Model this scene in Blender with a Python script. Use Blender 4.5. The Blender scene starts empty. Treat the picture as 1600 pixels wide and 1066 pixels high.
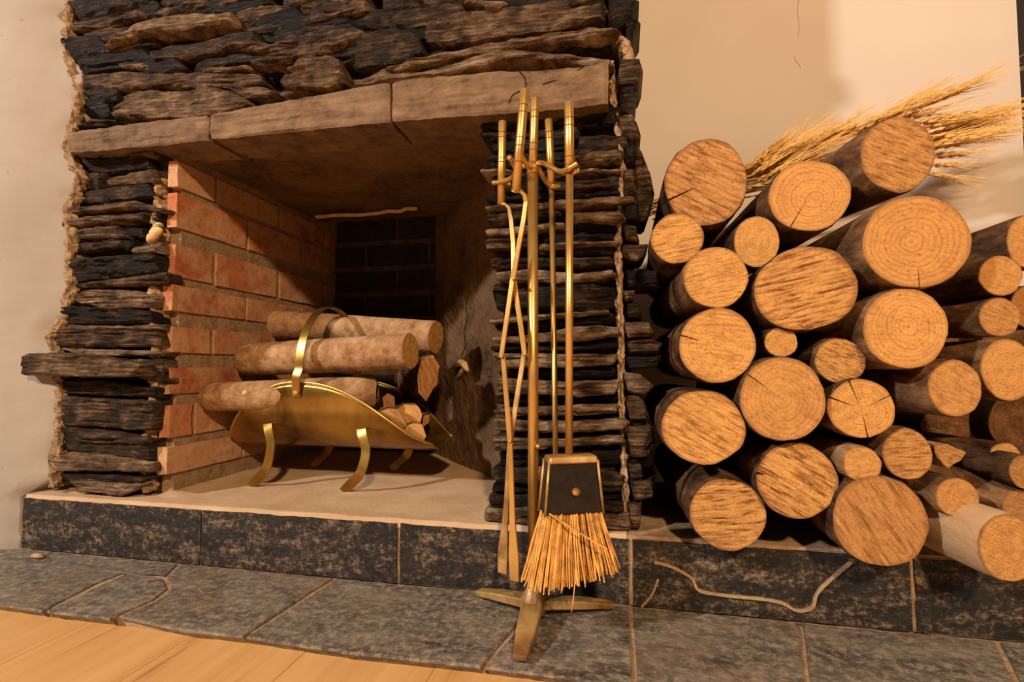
import bpy, math, random
from mathutils import Vector, Matrix, noise
random.seed(7)
S = bpy.context.scene
COL = S.collection
# ------------------------------------------------------------------ camera
F = 800.0; YAW = math.radians(12); PITCH = math.atan(40/800.0); H = .38
cam = bpy.data.cameras.new('camera'); camo = bpy.data.objects.new('camera', cam); COL.objects.link(camo)
cam.sensor_width = 36; cam.lens = 18; cam.clip_start = .02
camo.location = (0, 0, H); camo.rotation_euler = (math.pi/2+PITCH, 0, YAW)
S.camera = camo
# ------------------------------------------------------------------ light
S.view_settings.view_transform = 'Standard'; S.view_settings.look = 'None'
S.view_settings.gamma = 1; S.view_settings.use_curve_mapping = False
S.view_settings.exposure = 0.0
w = bpy.data.worlds.new('room_light'); S.world = w; w.use_nodes = True
w.node_tree.nodes['Background'].inputs[0].default_value = (1, .74, .52, 1)
w.node_tree.nodes['Background'].inputs[1].default_value = .105
def lamp(name, loc, energy, col, r):
    l = bpy.data.lights.new(name, 'POINT'); l.energy = energy; l.color = col; l.shadow_soft_size = r
    o = bpy.data.objects.new(name, l); o.location = loc; COL.objects.link(o)
lamp('ceiling_lamp_neutral', (-3.25, -2.1, 2.62), 800, (1, .91, .84), .11)
lamp('ceiling_lamp_warm', (.85, -2.2, 2.36), 560, (1, .67, .38), .10)

# ------------------------------------------------------------------ measuring helpers (photo pixel + known plane -> place in the room)
R_ = Vector((math.cos(YAW), math.sin(YAW), 0)); FH = Vector((-math.sin(YAW), math.cos(YAW), 0)); ZZ = Vector((0, 0, 1))
FW = FH*math.cos(PITCH)+ZZ*math.sin(PITCH); UP = ZZ*math.cos(PITCH)-FH*math.sin(PITCH); CP = Vector((0, 0, H))
def ray(x, y): return FW+R_*((x-800)/F)+UP*((533-y)/F)
def atY(x, y, Y): d = ray(x, y); return CP+d*(Y/d.y)
def atX(x, y, X): d = ray(x, y); return CP+d*(X/d.x)
def atZ(x, y, Z): d = ray(x, y); return CP+d*((Z-H)/d.z)
def nz(x, y=0, z=0): return noise.noise(Vector((x, y, z)))
# ------------------------------------------------------------------ object helpers
def mesh(name, V, Fc, mat=None, parent=None, origin=None, smooth=False, uv=None, **props):
    o0 = Vector(origin) if origin is not None else Vector((0, 0, 0))
    me = bpy.data.meshes.new(name); me.from_pydata([tuple(Vector(v)-o0) for v in V], [], Fc); me.update()
    if smooth: me.polygons.foreach_set('use_smooth', [True]*len(me.polygons))
    if uv:
        L = me.uv_layers.new(name='UVMap')
        for lp in me.loops: L.data[lp.index].uv = uv[lp.vertex_index]
    if mat: me.materials.append(mat)
    o = bpy.data.objects.new(name, me); COL.objects.link(o)
    o.location = o0
    if parent: attach(o, parent, o0)
    for k, v in props.items(): o[k] = v
    return o
WL = {}
def attach(o, parent, world):
    o.parent = parent; o.location = Vector(world)-WL.get(parent, Vector((0, 0, 0))); WL[o] = Vector(world)
def tag(o, label, cat, group=None):
    o['label'] = label; o['category'] = cat
    if group: o['group'] = group
    return o
def thing(name, loc, label, cat, group=None):
    o = bpy.data.objects.new(name, None); COL.objects.link(o); o.empty_display_size = .05
    o.location = loc; WL[o] = Vector(loc); return tag(o, label, cat, group)
def boxVF(x0, x1, y0, y1, z0, z1):
    V = [(x0,y0,z0),(x1,y0,z0),(x1,y1,z0),(x0,y1,z0),(x0,y0,z1),(x1,y0,z1),(x1,y1,z1),(x0,y1,z1)]
    return V, [(0,3,2,1),(4,5,6,7),(0,1,5,4),(1,2,6,5),(2,3,7,6),(3,0,4,7)]
def bevel(o, wd, seg=2):
    m = o.modifiers.new('bevel', 'BEVEL'); m.width = wd; m.segments = seg; m.limit_method = 'ANGLE'; return o
def tubeVF(P, rad, n=10, cap=True, flat=1.0, ref=None):
    """sweep along points P; rad a float or list; flat squeezes the second axis"""
    V = []; Fc = []; k = len(P); P = [Vector(p) for p in P]
    for i, p in enumerate(P):
        t = (P[min(i+1, k-1)]-P[max(i-1, 0)]).normalized()
        a = (Vector(ref) if ref else (Vector((0, 0, 1)) if abs(t.z) < .9 else Vector((0, 1, 0))))
        u = t.cross(a).normalized(); v = t.cross(u).normalized()
        r = rad[i] if isinstance(rad, (list, tuple)) else rad
        for j in range(n):
            th = 2*math.pi*(j+.5)/n
            V.append(p+u*(math.cos(th)*r)+v*(math.sin(th)*r*flat))
    for i in range(k-1):
        for j in range(n):
            a, b = i*n+j, i*n+(j+1) % n
            Fc.append((a, b, b+n, a+n))
    if cap: Fc += [tuple(range(n-1, -1, -1)), tuple(range((k-1)*n, k*n))]
    return V, Fc
def barVF(P, wd, th, side, split=False):
    """flat bar along P: width wd along vector(s) side, thickness th"""
    V = []; Fc = []; P = [Vector(p) for p in P]; k = len(P)
    for i, p in enumerate(P):
        t = (P[min(i+1, k-1)]-P[max(i-1, 0)]).normalized()
        s = Vector(side); s = (s-t*s.dot(t)).normalized(); q = t.cross(s).normalized()
        a = (wd[i] if isinstance(wd, (list, tuple)) else wd)/2; b = (th[i] if isinstance(th, (list, tuple)) else th)/2
        V += [p+s*a+q*b, p-s*a+q*b, p-s*a-q*b, p+s*a-q*b]
    if split:
        W = []; 
        for j in range(4):
            o = len(W)
            for i in range(k): W += [V[i*4+j], V[i*4+(j+1) % 4]]
            for i in range(k-1): Fc.append((o+2*i, o+2*i+1, o+2*i+3, o+2*i+2))
        o = len(W); W += V[:4]+V[-4:]; Fc += [(o+3, o+2, o+1, o), (o+4, o+5, o+6, o+7)]
        return W, Fc
    for i in range(k-1):
        for j in range(4):
            a, b = i*4+j, i*4+(j+1) % 4
            Fc.append((a, b, b+4, a+4))
    Fc += [(3, 2, 1, 0), tuple(range(4*k-4, 4*k))]
    return V, Fc
def join(*parts):
    V = []; Fc = []
    for v, f in parts:
        o = len(V); V += list(v); Fc += [tuple(i+o for i in q) for q in f]
    return V, Fc
def smoothpath(P, n=6):
    P = [Vector(p) for p in P]; out = []
    for i in range(len(P)-1):
        a = P[max(i-1, 0)]; b = P[i]; c = P[i+1]; d = P[min(i+2, len(P)-1)]
        for k in range(n):
            t = k/n
            out.append(.5*((2*b)+(c-a)*t+(2*a-5*b+4*c-d)*t*t+(3*b-a-3*c+d)*t**3))
    return out+[P[-1]]
# ------------------------------------------------------------------ materials
class NT:
    def __init__(s, name):
        s.m = bpy.data.materials.new(name); s.m.use_nodes = True; s.t = s.m.node_tree; s.b = s.t.nodes['Principled BSDF']
    def n(s, typ, **kw):
        o = s.t.nodes.new('ShaderNode'+typ)
        for k, v in kw.items():
            if k.startswith('i_'):
                key = k[2:].replace('_', ' ')
                o.inputs[int(key) if key.isdigit() else key].default_value = v
            else: setattr(o, k, v)
        return o
    def l(s, a, b): s.t.links.new(a, b)
    def coord(s, scale=(1, 1, 1), kind='Object', rnd=True):
        c = s.n('TexCoord'); mp = s.n('Mapping'); mp.inputs['Scale'].default_value = scale
        s.l(c.outputs[kind], mp.inputs['Vector'])
        if rnd:
            oi = s.n('ObjectInfo'); ml = s.n('Math', operation='MULTIPLY', i_1=37.0); s.l(oi.outputs['Random'], ml.inputs[0]); s.l(ml.outputs[0], mp.inputs['Location'])
        return mp.outputs[0]
    def noise(s, vec, scale, detail=6, rough=.6, dist=0):
        o = s.n('TexNoise', i_Scale=scale, i_Detail=detail, i_Roughness=rough, i_Distortion=dist); s.l(vec, o.inputs['Vector']); return o.outputs['Fac']
    def ramp(s, fac, stops):
        o = s.n('ValToRGB'); e = o.color_ramp.elements
        while len(e) < len(stops): e.new(.5)
        for q, (p, c) in zip(e, stops):
            q.position = p; q.color = (*c, 1) if len(c) == 3 else c
        s.l(fac, o.inputs[0]); return o.outputs[0]
    def mix(s, fac, a, b, mode='MIX'):
        o = s.n('Mix', data_type='RGBA', blend_type=mode)
        for sock, v in ((o.inputs[0], fac), (o.inputs[6], a), (o.inputs[7], b)):
            if hasattr(v, 'is_linked') or isinstance(v, bpy.types.NodeSocket): s.l(v, sock)
            else: sock.default_value = v if not isinstance(v, tuple) or len(v) == 4 else (*v, 1)
        return o.outputs[2]
    def math(s, op, a, b=None):
        o = s.n('Math', operation=op)
        for i, v in enumerate((a, b)):
            if v is None: continue
            if isinstance(v, bpy.types.NodeSocket): s.l(v, o.inputs[i])
            else: o.inputs[i].default_value = v
        return o.outputs[0]
    def bump(s, h, st=.5, d=.002):
        o = s.n('Bump', i_Strength=st, i_Distance=d); s.l(h, o.inputs['Height']); s.l(o.outputs[0], s.b.inputs['Normal'])
    def attr(s, name):
        o = s.n('Attribute', attribute_type='OBJECT', attribute_name=name); return o.outputs['Fac']
    def done(s, col=None, rough=.7, metal=0, spec=.3):
        if col is not None:
            if isinstance(col, bpy.types.NodeSocket): s.l(col, s.b.inputs['Base Color'])
            else: s.b.inputs['Base Color'].default_value = (*col, 1)
        if isinstance(rough, bpy.types.NodeSocket): s.l(rough, s.b.inputs['Roughness'])
        else: s.b.inputs['Roughness'].default_value = rough
        s.b.inputs['Metallic'].default_value = metal; s.b.inputs['Specular IOR Level'].default_value = spec
        return s.m
def g(v): return (v, v, v)
def m_plaster():
    t = NT('plaster'); v = t.coord(rnd=False)
    a = t.noise(v, 2.2, 4); b = t.noise(v, 60, 6); c = t.noise(v, 14, 6)
    col = t.ramp(a, [(.3, (.285, .245, .205)), (.7, (.37, .325, .28))])
    pit = t.ramp(t.noise(v, 45, 2, .5), [(.24, g(0)), (.29, g(1))])
    col = t.mix(pit, (.30, .22, .15), col)
    h = t.math('ADD', t.math('MULTIPLY', c, 1.2), t.math('MULTIPLY', b, .4)); t.bump(h, .35, .004)
    return t.done(col, .85, 0, .15)
def m_wallright():
    t = NT('smooth_plaster'); v = t.coord(rnd=False)
    col = t.ramp(t.noise(v, 1.6, 3), [(.3, (.57, .495, .44)), (.7, (.65, .58, .525))])
    t.bump(t.noise(v, 25, 6), .12, .003); return t.done(col, .85, 0, .15)
def m_slate():
    t = NT('slate'); v = t.coord(); vs = t.coord((6, 6, 60))
    ti = t.attr('tint')
    a = t.noise(v, 26, 8, .68); b = t.noise(vs, 3.0, 7, .68, .6); c = t.noise(v, 130, 3)
    f = t.math('ADD', ti, t.math('MULTIPLY', t.math('SUBTRACT', t.math('ADD', t.math('MULTIPLY', a, .55), t.math('MULTIPLY', b, .6)), .575), 2.3))
    col = t.ramp(f, [(0, (.006, .0042, .003)), (.26, (.017, .0108, .007)), (.44, (.058, .032, .016)), (.62, (.155, .090, .046)), (.82, (.29, .195, .115)), (1, (.46, .36, .26))])
    h = t.math('ADD', t.math('MULTIPLY', b, 1.6), t.math('ADD', t.math('MULTIPLY', a, .9), t.math('MULTIPLY', c, .25))); t.bump(h, 1.0, .010)
    return t.done(col, .55, 0, .25)
def m_lintel():
    t = NT('lintel_stone'); v = t.coord(); vs = t.coord((3, 3, 20))
    a = t.noise(v, 28, 9, .75); b = t.noise(v, 150, 4); c = t.noise(vs, 3, 6)
    col = t.ramp(t.math('ADD', t.math('MULTIPLY', a, .6), t.math('MULTIPLY', c, .4)), [(.34, (.030, .018, .011)), (.44, (.115, .068, .037)), (.58, (.20, .125, .07)), (.72, (.28, .195, .125))])
    t.bump(t.math('ADD', a, t.math('MULTIPLY', b, .3)), .5, .003); return t.done(col, .75, 0, .25)
def m_brick():
    t = NT('fire_brick'); v = t.coord(); oi = t.n('ObjectInfo')
    a = t.noise(v, 14, 7, .65); b = t.noise(v, 80, 5)
    base = t.ramp(oi.outputs['Random'], [(0, (.34, .095, .042)), (.45, (.43, .14, .062)), (.75, (.42, .18, .09)), (1, (.50, .29, .17))])
    lime = t.ramp(a, [(.40, g(.05)), (.56, g(.85))])
    col = t.mix(lime, base, (.48, .29, .165)); col = t.mix(t.ramp(b, [(.3, g(.5)), (.5, g(0))]), col, (.17, .05, .025))
    t.bump(t.math('ADD', a, t.math('MULTIPLY', b, .5)), .5, .003); return t.done(col, .85, 0, .15)
def m_mortar(name='mortar', k=1.0):
    t = NT(name); v = t.coord(rnd=False)
    a = t.noise(v, 30, 9, .75); b = t.noise(v, 110, 5)
    col = t.ramp(a, [(.3, (.20*k, .125*k, .07*k)), (.5, (.38*k, .255*k, .15*k)), (.72, (.50*k, .37*k, .24*k))])
    t.bump(t.math('ADD', a, t.math('MULTIPLY', b, .7)), .8, .005); return t.done(col, .9, 0, .1)
def m_core():
    t = NT('gap_shade'); v = t.coord(rnd=False); a = t.noise(v, 25, 6)  # near-black colour stands for the shade in gaps between the stones
    t.bump(a, .8, .006); return t.done(t.ramp(a, [(.35, (.012, .009, .007)), (.7, (.05, .032, .02))]), .9, 0, .1)
def m_soot():
    t = NT('smoked_render'); v = t.coord(rnd=False); a = t.noise(v, 5, 6, .6); b = t.noise(v, 70, 6, .7)
    col = t.ramp(t.math('ADD', t.math('MULTIPLY', a, .65), t.math('MULTIPLY', b, .35)), [(.36, (.035, .020, .011)), (.48, (.125, .070, .035)), (.65, (.20, .118, .062))])
    t.bump(t.math('ADD', t.math('MULTIPLY', a, .6), b), .7, .005); return t.done(col, .9, 0, .1)
def m_sand():
    t = NT('hearth_sand'); v = t.coord(rnd=False); a = t.noise(v, 7, 6); b = t.noise(v, 140, 5)
    col = t.ramp(a, [(.3, (.40, .265, .155)), (.7, (.55, .40, .26))]); t.bump(t.math('ADD', a, b), .4, .003); return t.done(col, .9, 0, .1)
def m_riser():
    t = NT('black_slate_block'); v = t.coord(); vs = t.coord((1.0, 1, 3.0))
    a = t.noise(vs, 11, 9, .85); b = t.noise(v, 110, 6, .8); z = t.coord(rnd=False)
    sp = t.ramp(t.math('ADD', t.math('MULTIPLY', a, .55), t.math('MULTIPLY', b, .45)), [(.45, (.0065, .0055, .005)), (.51, (.022, .016, .012)), (.57, (.16, .11, .07)), (.68, (.42, .32, .22))])
    t.bump(t.math('ADD', a, t.math('MULTIPLY', b, .6)), .6, .004); return t.done(sp, .5, 0, .4)
def m_slab():
    t = NT('grey_slate_slab'); v = t.coord(); vs = t.coord((1, 2.5, 1))
    a = t.noise(vs, 9, 9, .78); b = t.noise(v, 75, 8, .8); d = t.noise(v, 5, 5, .6)
    col = t.ramp(a, [(.34, (.032, .028, .025)), (.48, (.108, .093, .080)), (.66, (.23, .195, .160))])
    col = t.mix(t.ramp(b, [(.47, g(0)), (.60, g(.85))]), col, (.36, .29, .215)); col = t.mix(t.ramp(d, [(.52, g(0)), (.72, g(.55))]), col, (.21, .135, .08))
    col = t.mix(t.ramp(b, [(.30, g(.6)), (.42, g(0))]), col, (.03, .026, .024))
    t.bump(t.math('ADD', t.math('MULTIPLY', a, 1.4), t.math('MULTIPLY', b, .5)), .7, .005); return t.done(col, .5, 0, .4)
def m_floor():
    t = NT('pine_plank'); v = t.coord((9, .8, 9)); v2 = t.coord((60, 2, 60)); oi = t.n('ObjectInfo')
    a = t.noise(v, 2.2, 5, .6, .8); b = t.noise(v2, 2, 4)
    col = t.ramp(t.math('ADD', t.math('MULTIPLY', a, .75), t.math('MULTIPLY', b, .25)), [(.30, (.30, .135, .045)), (.42, (.56, .31, .115)), (.7, (.66, .40, .165))])
    t.bump(b, .15, .001); return t.done(col, .42, 0, .4)
def m_bark():
    t = NT('bark'); v = t.coord((1, .35, 1)); v2 = t.coord(); ti = t.attr('tint')
    a = t.noise(v, 34, 8, .7); b = t.noise(v2, 9, 5)
    f = t.math('ADD', t.math('ADD', t.math('MULTIPLY', a, 1.1), t.math('MULTIPLY', b, .5)), t.math('SUBTRACT', ti, .74))
    col = t.ramp(f, [(.25, (.022, .012, .007)), (.45, (.115, .055, .024)), (.62, (.27, .145, .066)), (.85, (.44, .285, .16))])
    t.bump(a, .9, .005); return t.done(col, .85, 0, .15)
def m_cut():
    t = NT('cut_wood'); tc = t.n('TexCoord'); oi = t.n('ObjectInfo'); rnd = oi.outputs['Random']
    uv = tc.outputs['UV']; saw = t.attr('saw'); tone = t.attr('tone')
    nv = t.n('TexNoise', i_Scale=2.2, i_Detail=4.0); nv.noise_dimensions = '4D'; t.l(uv, nv.inputs['Vector']); t.l(t.math('MULTIPLY', rnd, 50), nv.inputs['W'])
    # growth rings: radius from the pith, warped
    ln = t.n('VectorMath', operation='LENGTH'); t.l(uv, ln.inputs[0])
    r = t.math('ADD', ln.outputs['Value'], t.math('MULTIPLY', nv.outputs['Fac'], .22))
    ring = t.math('MULTIPLY', t.math('ADD', t.math('SINE', t.math('MULTIPLY', r, 62.0)), 1), .5)
    ring2 = t.math('MULTIPLY', t.math('ADD', t.math('SINE', t.math('MULTIPLY', r, 23.0)), 1), .5)
    # saw kerfs: slightly bowed stripes at each log's own angle
    rot = t.n('VectorRotate', rotation_type='Z_AXIS'); t.l(uv, rot.inputs['Vector']); t.l(t.attr('sawang'), rot.inputs['Angle'])
    mp = t.n('Mapping'); mp.inputs['Scale'].default_value = (1.1, 9, 1); t.l(rot.outputs[0], mp.inputs['Vector'])
    k1 = t.n('TexNoise', i_Scale=1.5, i_Detail=7.0, i_Roughness=.65, i_Distortion=.35); k1.noise_dimensions = '4D'; t.l(mp.outputs[0], k1.inputs['Vector']); t.l(t.math('MULTIPLY', rnd, 91), k1.inputs['W'])
    fine = t.n('TexNoise', i_Scale=13.0, i_Detail=8.0, i_Roughness=.8); fine.noise_dimensions = '4D'; t.l(uv, fine.inputs['Vector']); t.l(t.math('MULTIPLY', rnd, 31), fine.inputs['W'])
    base = t.mix(tone, (.66, .355, .105), (.34, .155, .055)); base = t.mix(t.math('SUBTRACT', tone, 1.0), base, (.03, .018, .012))  # tone above one paints gap shade onto the added back logs
    base = t.mix(t.ramp(nv.outputs['Fac'], [(.42, g(0)), (.72, g(.55))]), base, (.40, .185, .065))
    sawm = t.math('MULTIPLY', t.ramp(k1.outputs['Fac'], [(.38, g(1)), (.515, g(0))]), saw)
    inv = t.math('SUBTRACT', 1.0, saw)
    ringm = t.math('MULTIPLY', t.math('MULTIPLY', t.math('POWER', ring, 3.0), t.math('ADD', t.math('MULTIPLY', ring2, .6), .25)), t.math('ADD', t.math('MULTIPLY', inv, .62), .07))
    col = t.mix(ringm, base, (.25, .105, .035)); col = t.mix(sawm, col, (.15, .052, .014))
    hi = t.math('MULTIPLY', t.ramp(k1.outputs['Fac'], [(.54, g(0)), (.70, g(.5))]), saw); col = t.mix(hi, col, (.76, .50, .22))
    col = t.mix(t.ramp(fine.outputs['Fac'], [(.36, g(.9)), (.46, g(0))]), col, (.15, .06, .018)); col = t.mix(t.ramp(fine.outputs['Fac'], [(.55, g(0)), (.68, g(.5))]), col, (.78, .52, .24))
    rim = t.ramp(ln.outputs['Value'], [(.90, g(0)), (1.0, g(.7))]); col = t.mix(rim, col, (.20, .09, .035))
    t.bump(t.math('ADD', t.math('MULTIPLY', k1.outputs['Fac'], t.math('ADD', saw, .25)), t.math('MULTIPLY', fine.outputs['Fac'], .35)), .8, .004)
    return t.done(col, .72, 0, .2)
def m_brass(name, col1, col2, col3, r0, r1, sc=9, mt=1.0):
    t = NT(name); v = t.coord((1, 1, 1)); a = t.noise(v, sc, 6, .6, .5); b = t.noise(v, 60, 4)
    col = t.ramp(a, [(.30, col1), (.5, col2), (.68, col3)])
    ro = t.math('ADD', r0, t.math('MULTIPLY', t.math('ADD', t.math('MULTIPLY', a, .6), t.math('MULTIPLY', b, .4)), r1-r0))
    t.bump(t.math('ADD', a, t.math('MULTIPLY', b, .1)), .12, .004); return t.done(col, ro, mt, .5)
def m_plain(name, col, rough=.7, var=.35, sc=30, metal=0):
    t = NT(name); v = t.coord(); a = t.noise(v, sc, 5)
    c = t.ramp(a, [(.3, tuple(x*(1-var) for x in col)), (.7, tuple(min(1, x*(1+var)) for x in col))])
    t.bump(a, .3, .002); return t.done(c, rough, metal, .3)
M = dict(plaster=m_plaster(), wallr=m_wallright(), slate=m_slate(), lintel=m_lintel(), brick=m_brick(), mortar=m_mortar(), mortar_d=m_mortar('grey_brick_mortar', .78),
         core=m_core(), sootshadebrick=m_plain('soot_and_shade_brick', (.020, .012, .009), .85, .5, 20), sootshademortar=m_plain('soot_and_shade_mortar', (.075, .048, .028), .9, .4, 30), soot=m_soot(), sand=m_sand(), riser=m_riser(), slab=m_slab(), floor=m_floor(), bark=m_bark(), cut=m_cut(),
         brass=m_brass('polished_brass', (.50, .27, .07), (.66, .40, .12), (.74, .48, .17), .25, .45, 9, .82),
         basket=m_brass('tarnished_brass', (.10, .048, .012), (.30, .165, .035), (.48, .29, .065), .16, .42, 7, .88),
         oldbrass=m_brass('dull_brass', (.20, .10, .035), (.42, .25, .09), (.60, .40, .17), .35, .6, 22, .5),
         groove=m_plain('groove', (.10, .05, .015), .6), dark=m_plain('brush_cover', (.016, .012, .010), .45, .5, 40),
         bristle=m_plain('broom_straw', (.62, .33, .085), .7, .45, 70), wheat=m_plain('dried_wheat', (.66, .40, .12), .7, .3, 60),
         post=m_plain('dark_timber', (.015, .011, .009), .6), chip=m_plain('lime_chip', (.62, .44, .23), .9, .3, 60))

# ================================================================== THE SETTING
YR = .857      # face of the riser
YF = .887      # face of the slate cladding
YW = 1.45      # plaster wall behind the log pile
ZL = .109      # top of the raised hearth
ZS = -.018     # timber floor
fl = mesh('floor', *boxVF(-3.2, 3.2, -2.2, .80, ZS-.06, ZS-.018), M['core'], kind='structure')
pw = .19
pm = None
for i in range(-22, 22):
    V, Fc = boxVF(-pw/2+.0003, pw/2-.0003, -1.5, 1.5, -.018, 0)
    if pm is None:
        o = mesh('plank', V, Fc, M['floor']); bevel(o, .0006, 1); pm = o
    else:
        o = pm.copy(); COL.objects.link(o)
    attach(o, fl, (i*pw+.04, -.70, ZS))
# plaster wall left of the cladding, with a ragged edge lapping the stones
edge = [(112,-160),(104,-60),(108,0),(92,22),(112,45),(100,70),(122,100),(128,122),(118,150),(122,175),(104,200),(99,232),(120,262),(124,285),(106,312),(103,340),(112,372),(108,410),(110,455),(98,485),(78,512),(72,530),(86,560),(94,600),(90,640),(88,680),(76,715),(78,750),(52,768),(40,776),(40,800),(38,850)]
ed = [atY(x-7, y, .872) for x, y in edge]
V = []; Fc = []; NX = 26
zs = [ed[0].z+1.4]+[p.z for p in ed]+[ZS]; xs = [ed[0].x]+[p.x for p in ed]+[ed[-1].x]
# refine vertically
zz = []; xx = []
for i in range(len(zs)-1):
    k = max(1, int(abs(zs[i]-zs[i+1])/.012)) if i else 6
    for j in range(k):
        t = j/k; zz.append(zs[i]*(1-t)+zs[i+1]*t); xx.append(xs[i]*(1-t)+xs[i+1]*t+(.008*nz(zz[-1]*60, 3)+.005*nz(zz[-1]*190, 8) if i else 0))
zz.append(zs[-1]); xx.append(xs[-1])
for r, (zv, xv) in enumerate(zip(zz, xx)):
    for c in range(NX+1):
        u = c/NX; d = (1-u)**2.2*1.75
        X = xv-d; k = max(0, 1-d/.05)
        y = .872+.010*k*k-.006*nz(X*6, zv*6, 2)-.0025*nz(X*40, zv*40)
        y -= .022*max(0, min(1, (-X-1.22)/.10))
        V.append((X, y, zv))
    V.append((xv, .98, zv))
W = NX+2
for r in range(len(zz)-1):
    for c in range(NX+1):
        a = r*W+c; Fc.append((a, a+W, a+W+1, a+1))
mesh('wall_left', V, Fc, M['plaster'], smooth=True, kind='structure')
mesh('wall_right', *boxVF(-.1, 1.6, YW, YW+.1, -.1, 2.6), M['wallr'], kind='structure')
po = mesh('trim_1', *boxVF(.962, 1.06, YW-.05, YW+.02, -.02, 2.6), M['post'], kind='structure'); bevel(po, .004)

wr = bpy.data.objects['wall_right']; WL[wr] = Vector((0, 0, 0))
for px in ([(1248, -6), (1246, 20), (1249, 38), (1247, 58)], [(1240, 88), (1244, 96), (1251, 105)]):
    P = [atY(x, y, YW-.0002) for x, y in px]; mesh('hairline_crack', *barVF(P, .0008, .0006, (0, 1, 0)), M['groove'], wr, P[0])
# ================================================================== HEARTH
hearth = thing('hearth', (-.2, .75, 0), 'raised slate hearth with black front blocks and grey floor slabs', 'hearth')
jx = [-1.236, -.794, -.387, .012, .408, .81, 1.21]
def rough_block(x0, x1, y0, y1, z0, z1, am=.002, st=.012, sd=0):
    nx = max(2, int((x1-x0)/st)); nzv = max(2, int((z1-z0)/st)); ny = max(2, int((y1-y0)/(st*2)))
    V = []; Fc = []
    def grid(fn, a, b):
        o = len(V)
        for i in range(a+1):
            for j in range(b+1):
                p = Vector(fn(i/a, j/b)); q = p*45+Vector((sd, sd*2, 0))
                V.append(p+Vector((nz(q.x, q.y, q.z), nz(q.x+9, q.y, q.z), nz(q.x, q.y+7, q.z)))*am)
        for i in range(a):
            for j in range(b):
                k = o+i*(b+1)+j; Fc.append((k, k+b+1, k+b+2, k+1))
    L = lambda a, b, t: a+(b-a)*t
    grid(lambda u, v: (L(x0, x1, u), y0, L(z0, z1, v)), nx, nzv)
    grid(lambda u, v: (L(x0, x1, u), L(y0, y1, v), z1), nx, ny)
    grid(lambda u, v: (L(x0, x1, v), L(y0, y1, u), z0), ny, nx)
    grid(lambda u, v: (x0, L(y1, y0, u), L(z0, z1, v)), ny, nzv)
    grid(lambda u, v: (x1, L(y0, y1, u), L(z0, z1, v)), ny, nzv)
    grid(lambda u, v: (L(x1, x0, u), y1, L(z0, z1, v)), nx, nzv)
    return V, Fc
for i in range(6):
    gp = .0022 if i < 2 else .0032
    V, Fc = rough_block(jx[i]+gp, jx[i+1]-gp, YR+random.uniform(-.0015, .0015), YR+.04, .001, ZL-.006, .0016, .012, i*7)
    mesh('riser_block', V, Fc, M['riser'], hearth, (jx[i], YR, 0))
V, Fc = boxVF(jx[0]-.002, jx[-1], YR+.003, YR+.05, .0, ZL-.004)
mesh('mortar_backing', V, Fc, M['mortar'], hearth, (0, YR, 0))
# ledge carrying the logs, right of the chimney breast
V, Fc = rough_block(.0, 1.21, YR+.004, YW, ZL-.05, ZL-.0005, .002, .03)
mesh('ledge', V, Fc, M['mortar'], hearth, (.5, YR, ZL-.05))
def ribbon(px, wd, Y=None, Z=None, th=.0016, plane='Y'):
    P = smoothpath([atY(x, y, Y) if plane == 'Y' else atZ(x, y, Z) for x, y in px], 5)
    ww = [wd*(1+.5*nz(i*.9, wd*900)) for i in range(len(P))]
    return barVF(P, [th]*len(P), ww, (0, 1, 0) if plane == 'Y' else (0, 0, 1))
for px, wd in (([(1022,878),(1050,886),(1080,903),(1092,922),(1130,930),(1190,936),(1222,942),(1245,954),(1268,950),(1275,930),(1290,912),(1330,878)], .0042),
               ([(1028,905),(1018,930),(1002,948)], .003)):
    mesh('mortar_vein', *ribbon(px, wd, YR-.0022, th=.005), M['mortar'], hearth, (0, YR, .05))
# floor slabs, traced on the ground
YS = .648
def gz(x, y): p = atZ(x, y, 0); return (p.x, p.y)
yb = YR-.002
sl = [
 [(-1.75, .655), (-.985, .652), gz(66,953), gz(120,925), gz(150,910), gz(206,888), gz(258,899), (-.845, yb), (-1.235, yb), (-1.30, .838), (-1.75, .825)],
 [gz(74,953), gz(125,929), gz(155,914), gz(206,893), gz(252,903), gz(261,919), gz(238,936), gz(176,962), (-.76, .652), (-.86, .65)],
 [gz(188,963), gz(244,938), gz(268,919), gz(262,901), (-.835, yb), (-.512, yb), gz(488,922), gz(378,993), (-.62, .646)],
 [gz(386,994), gz(496,923), (-.503, yb), (-.188, yb), gz(818,960), gz(752,1040), (-.35, .643)],
 [gz(760,1041), gz(826,962), (-.178, yb), (.008, yb), (.010, .648)],
 [(.016, .65), (.015, yb), (.238, yb), gz(1248,975), (.20, .652)],
 [(.207, .65), gz(1256,974), (.247, yb), (.502, yb), (.42, .652)],
 [(.427, .65), (.511, yb), (1.21, yb), (1.21, .65)]]
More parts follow.
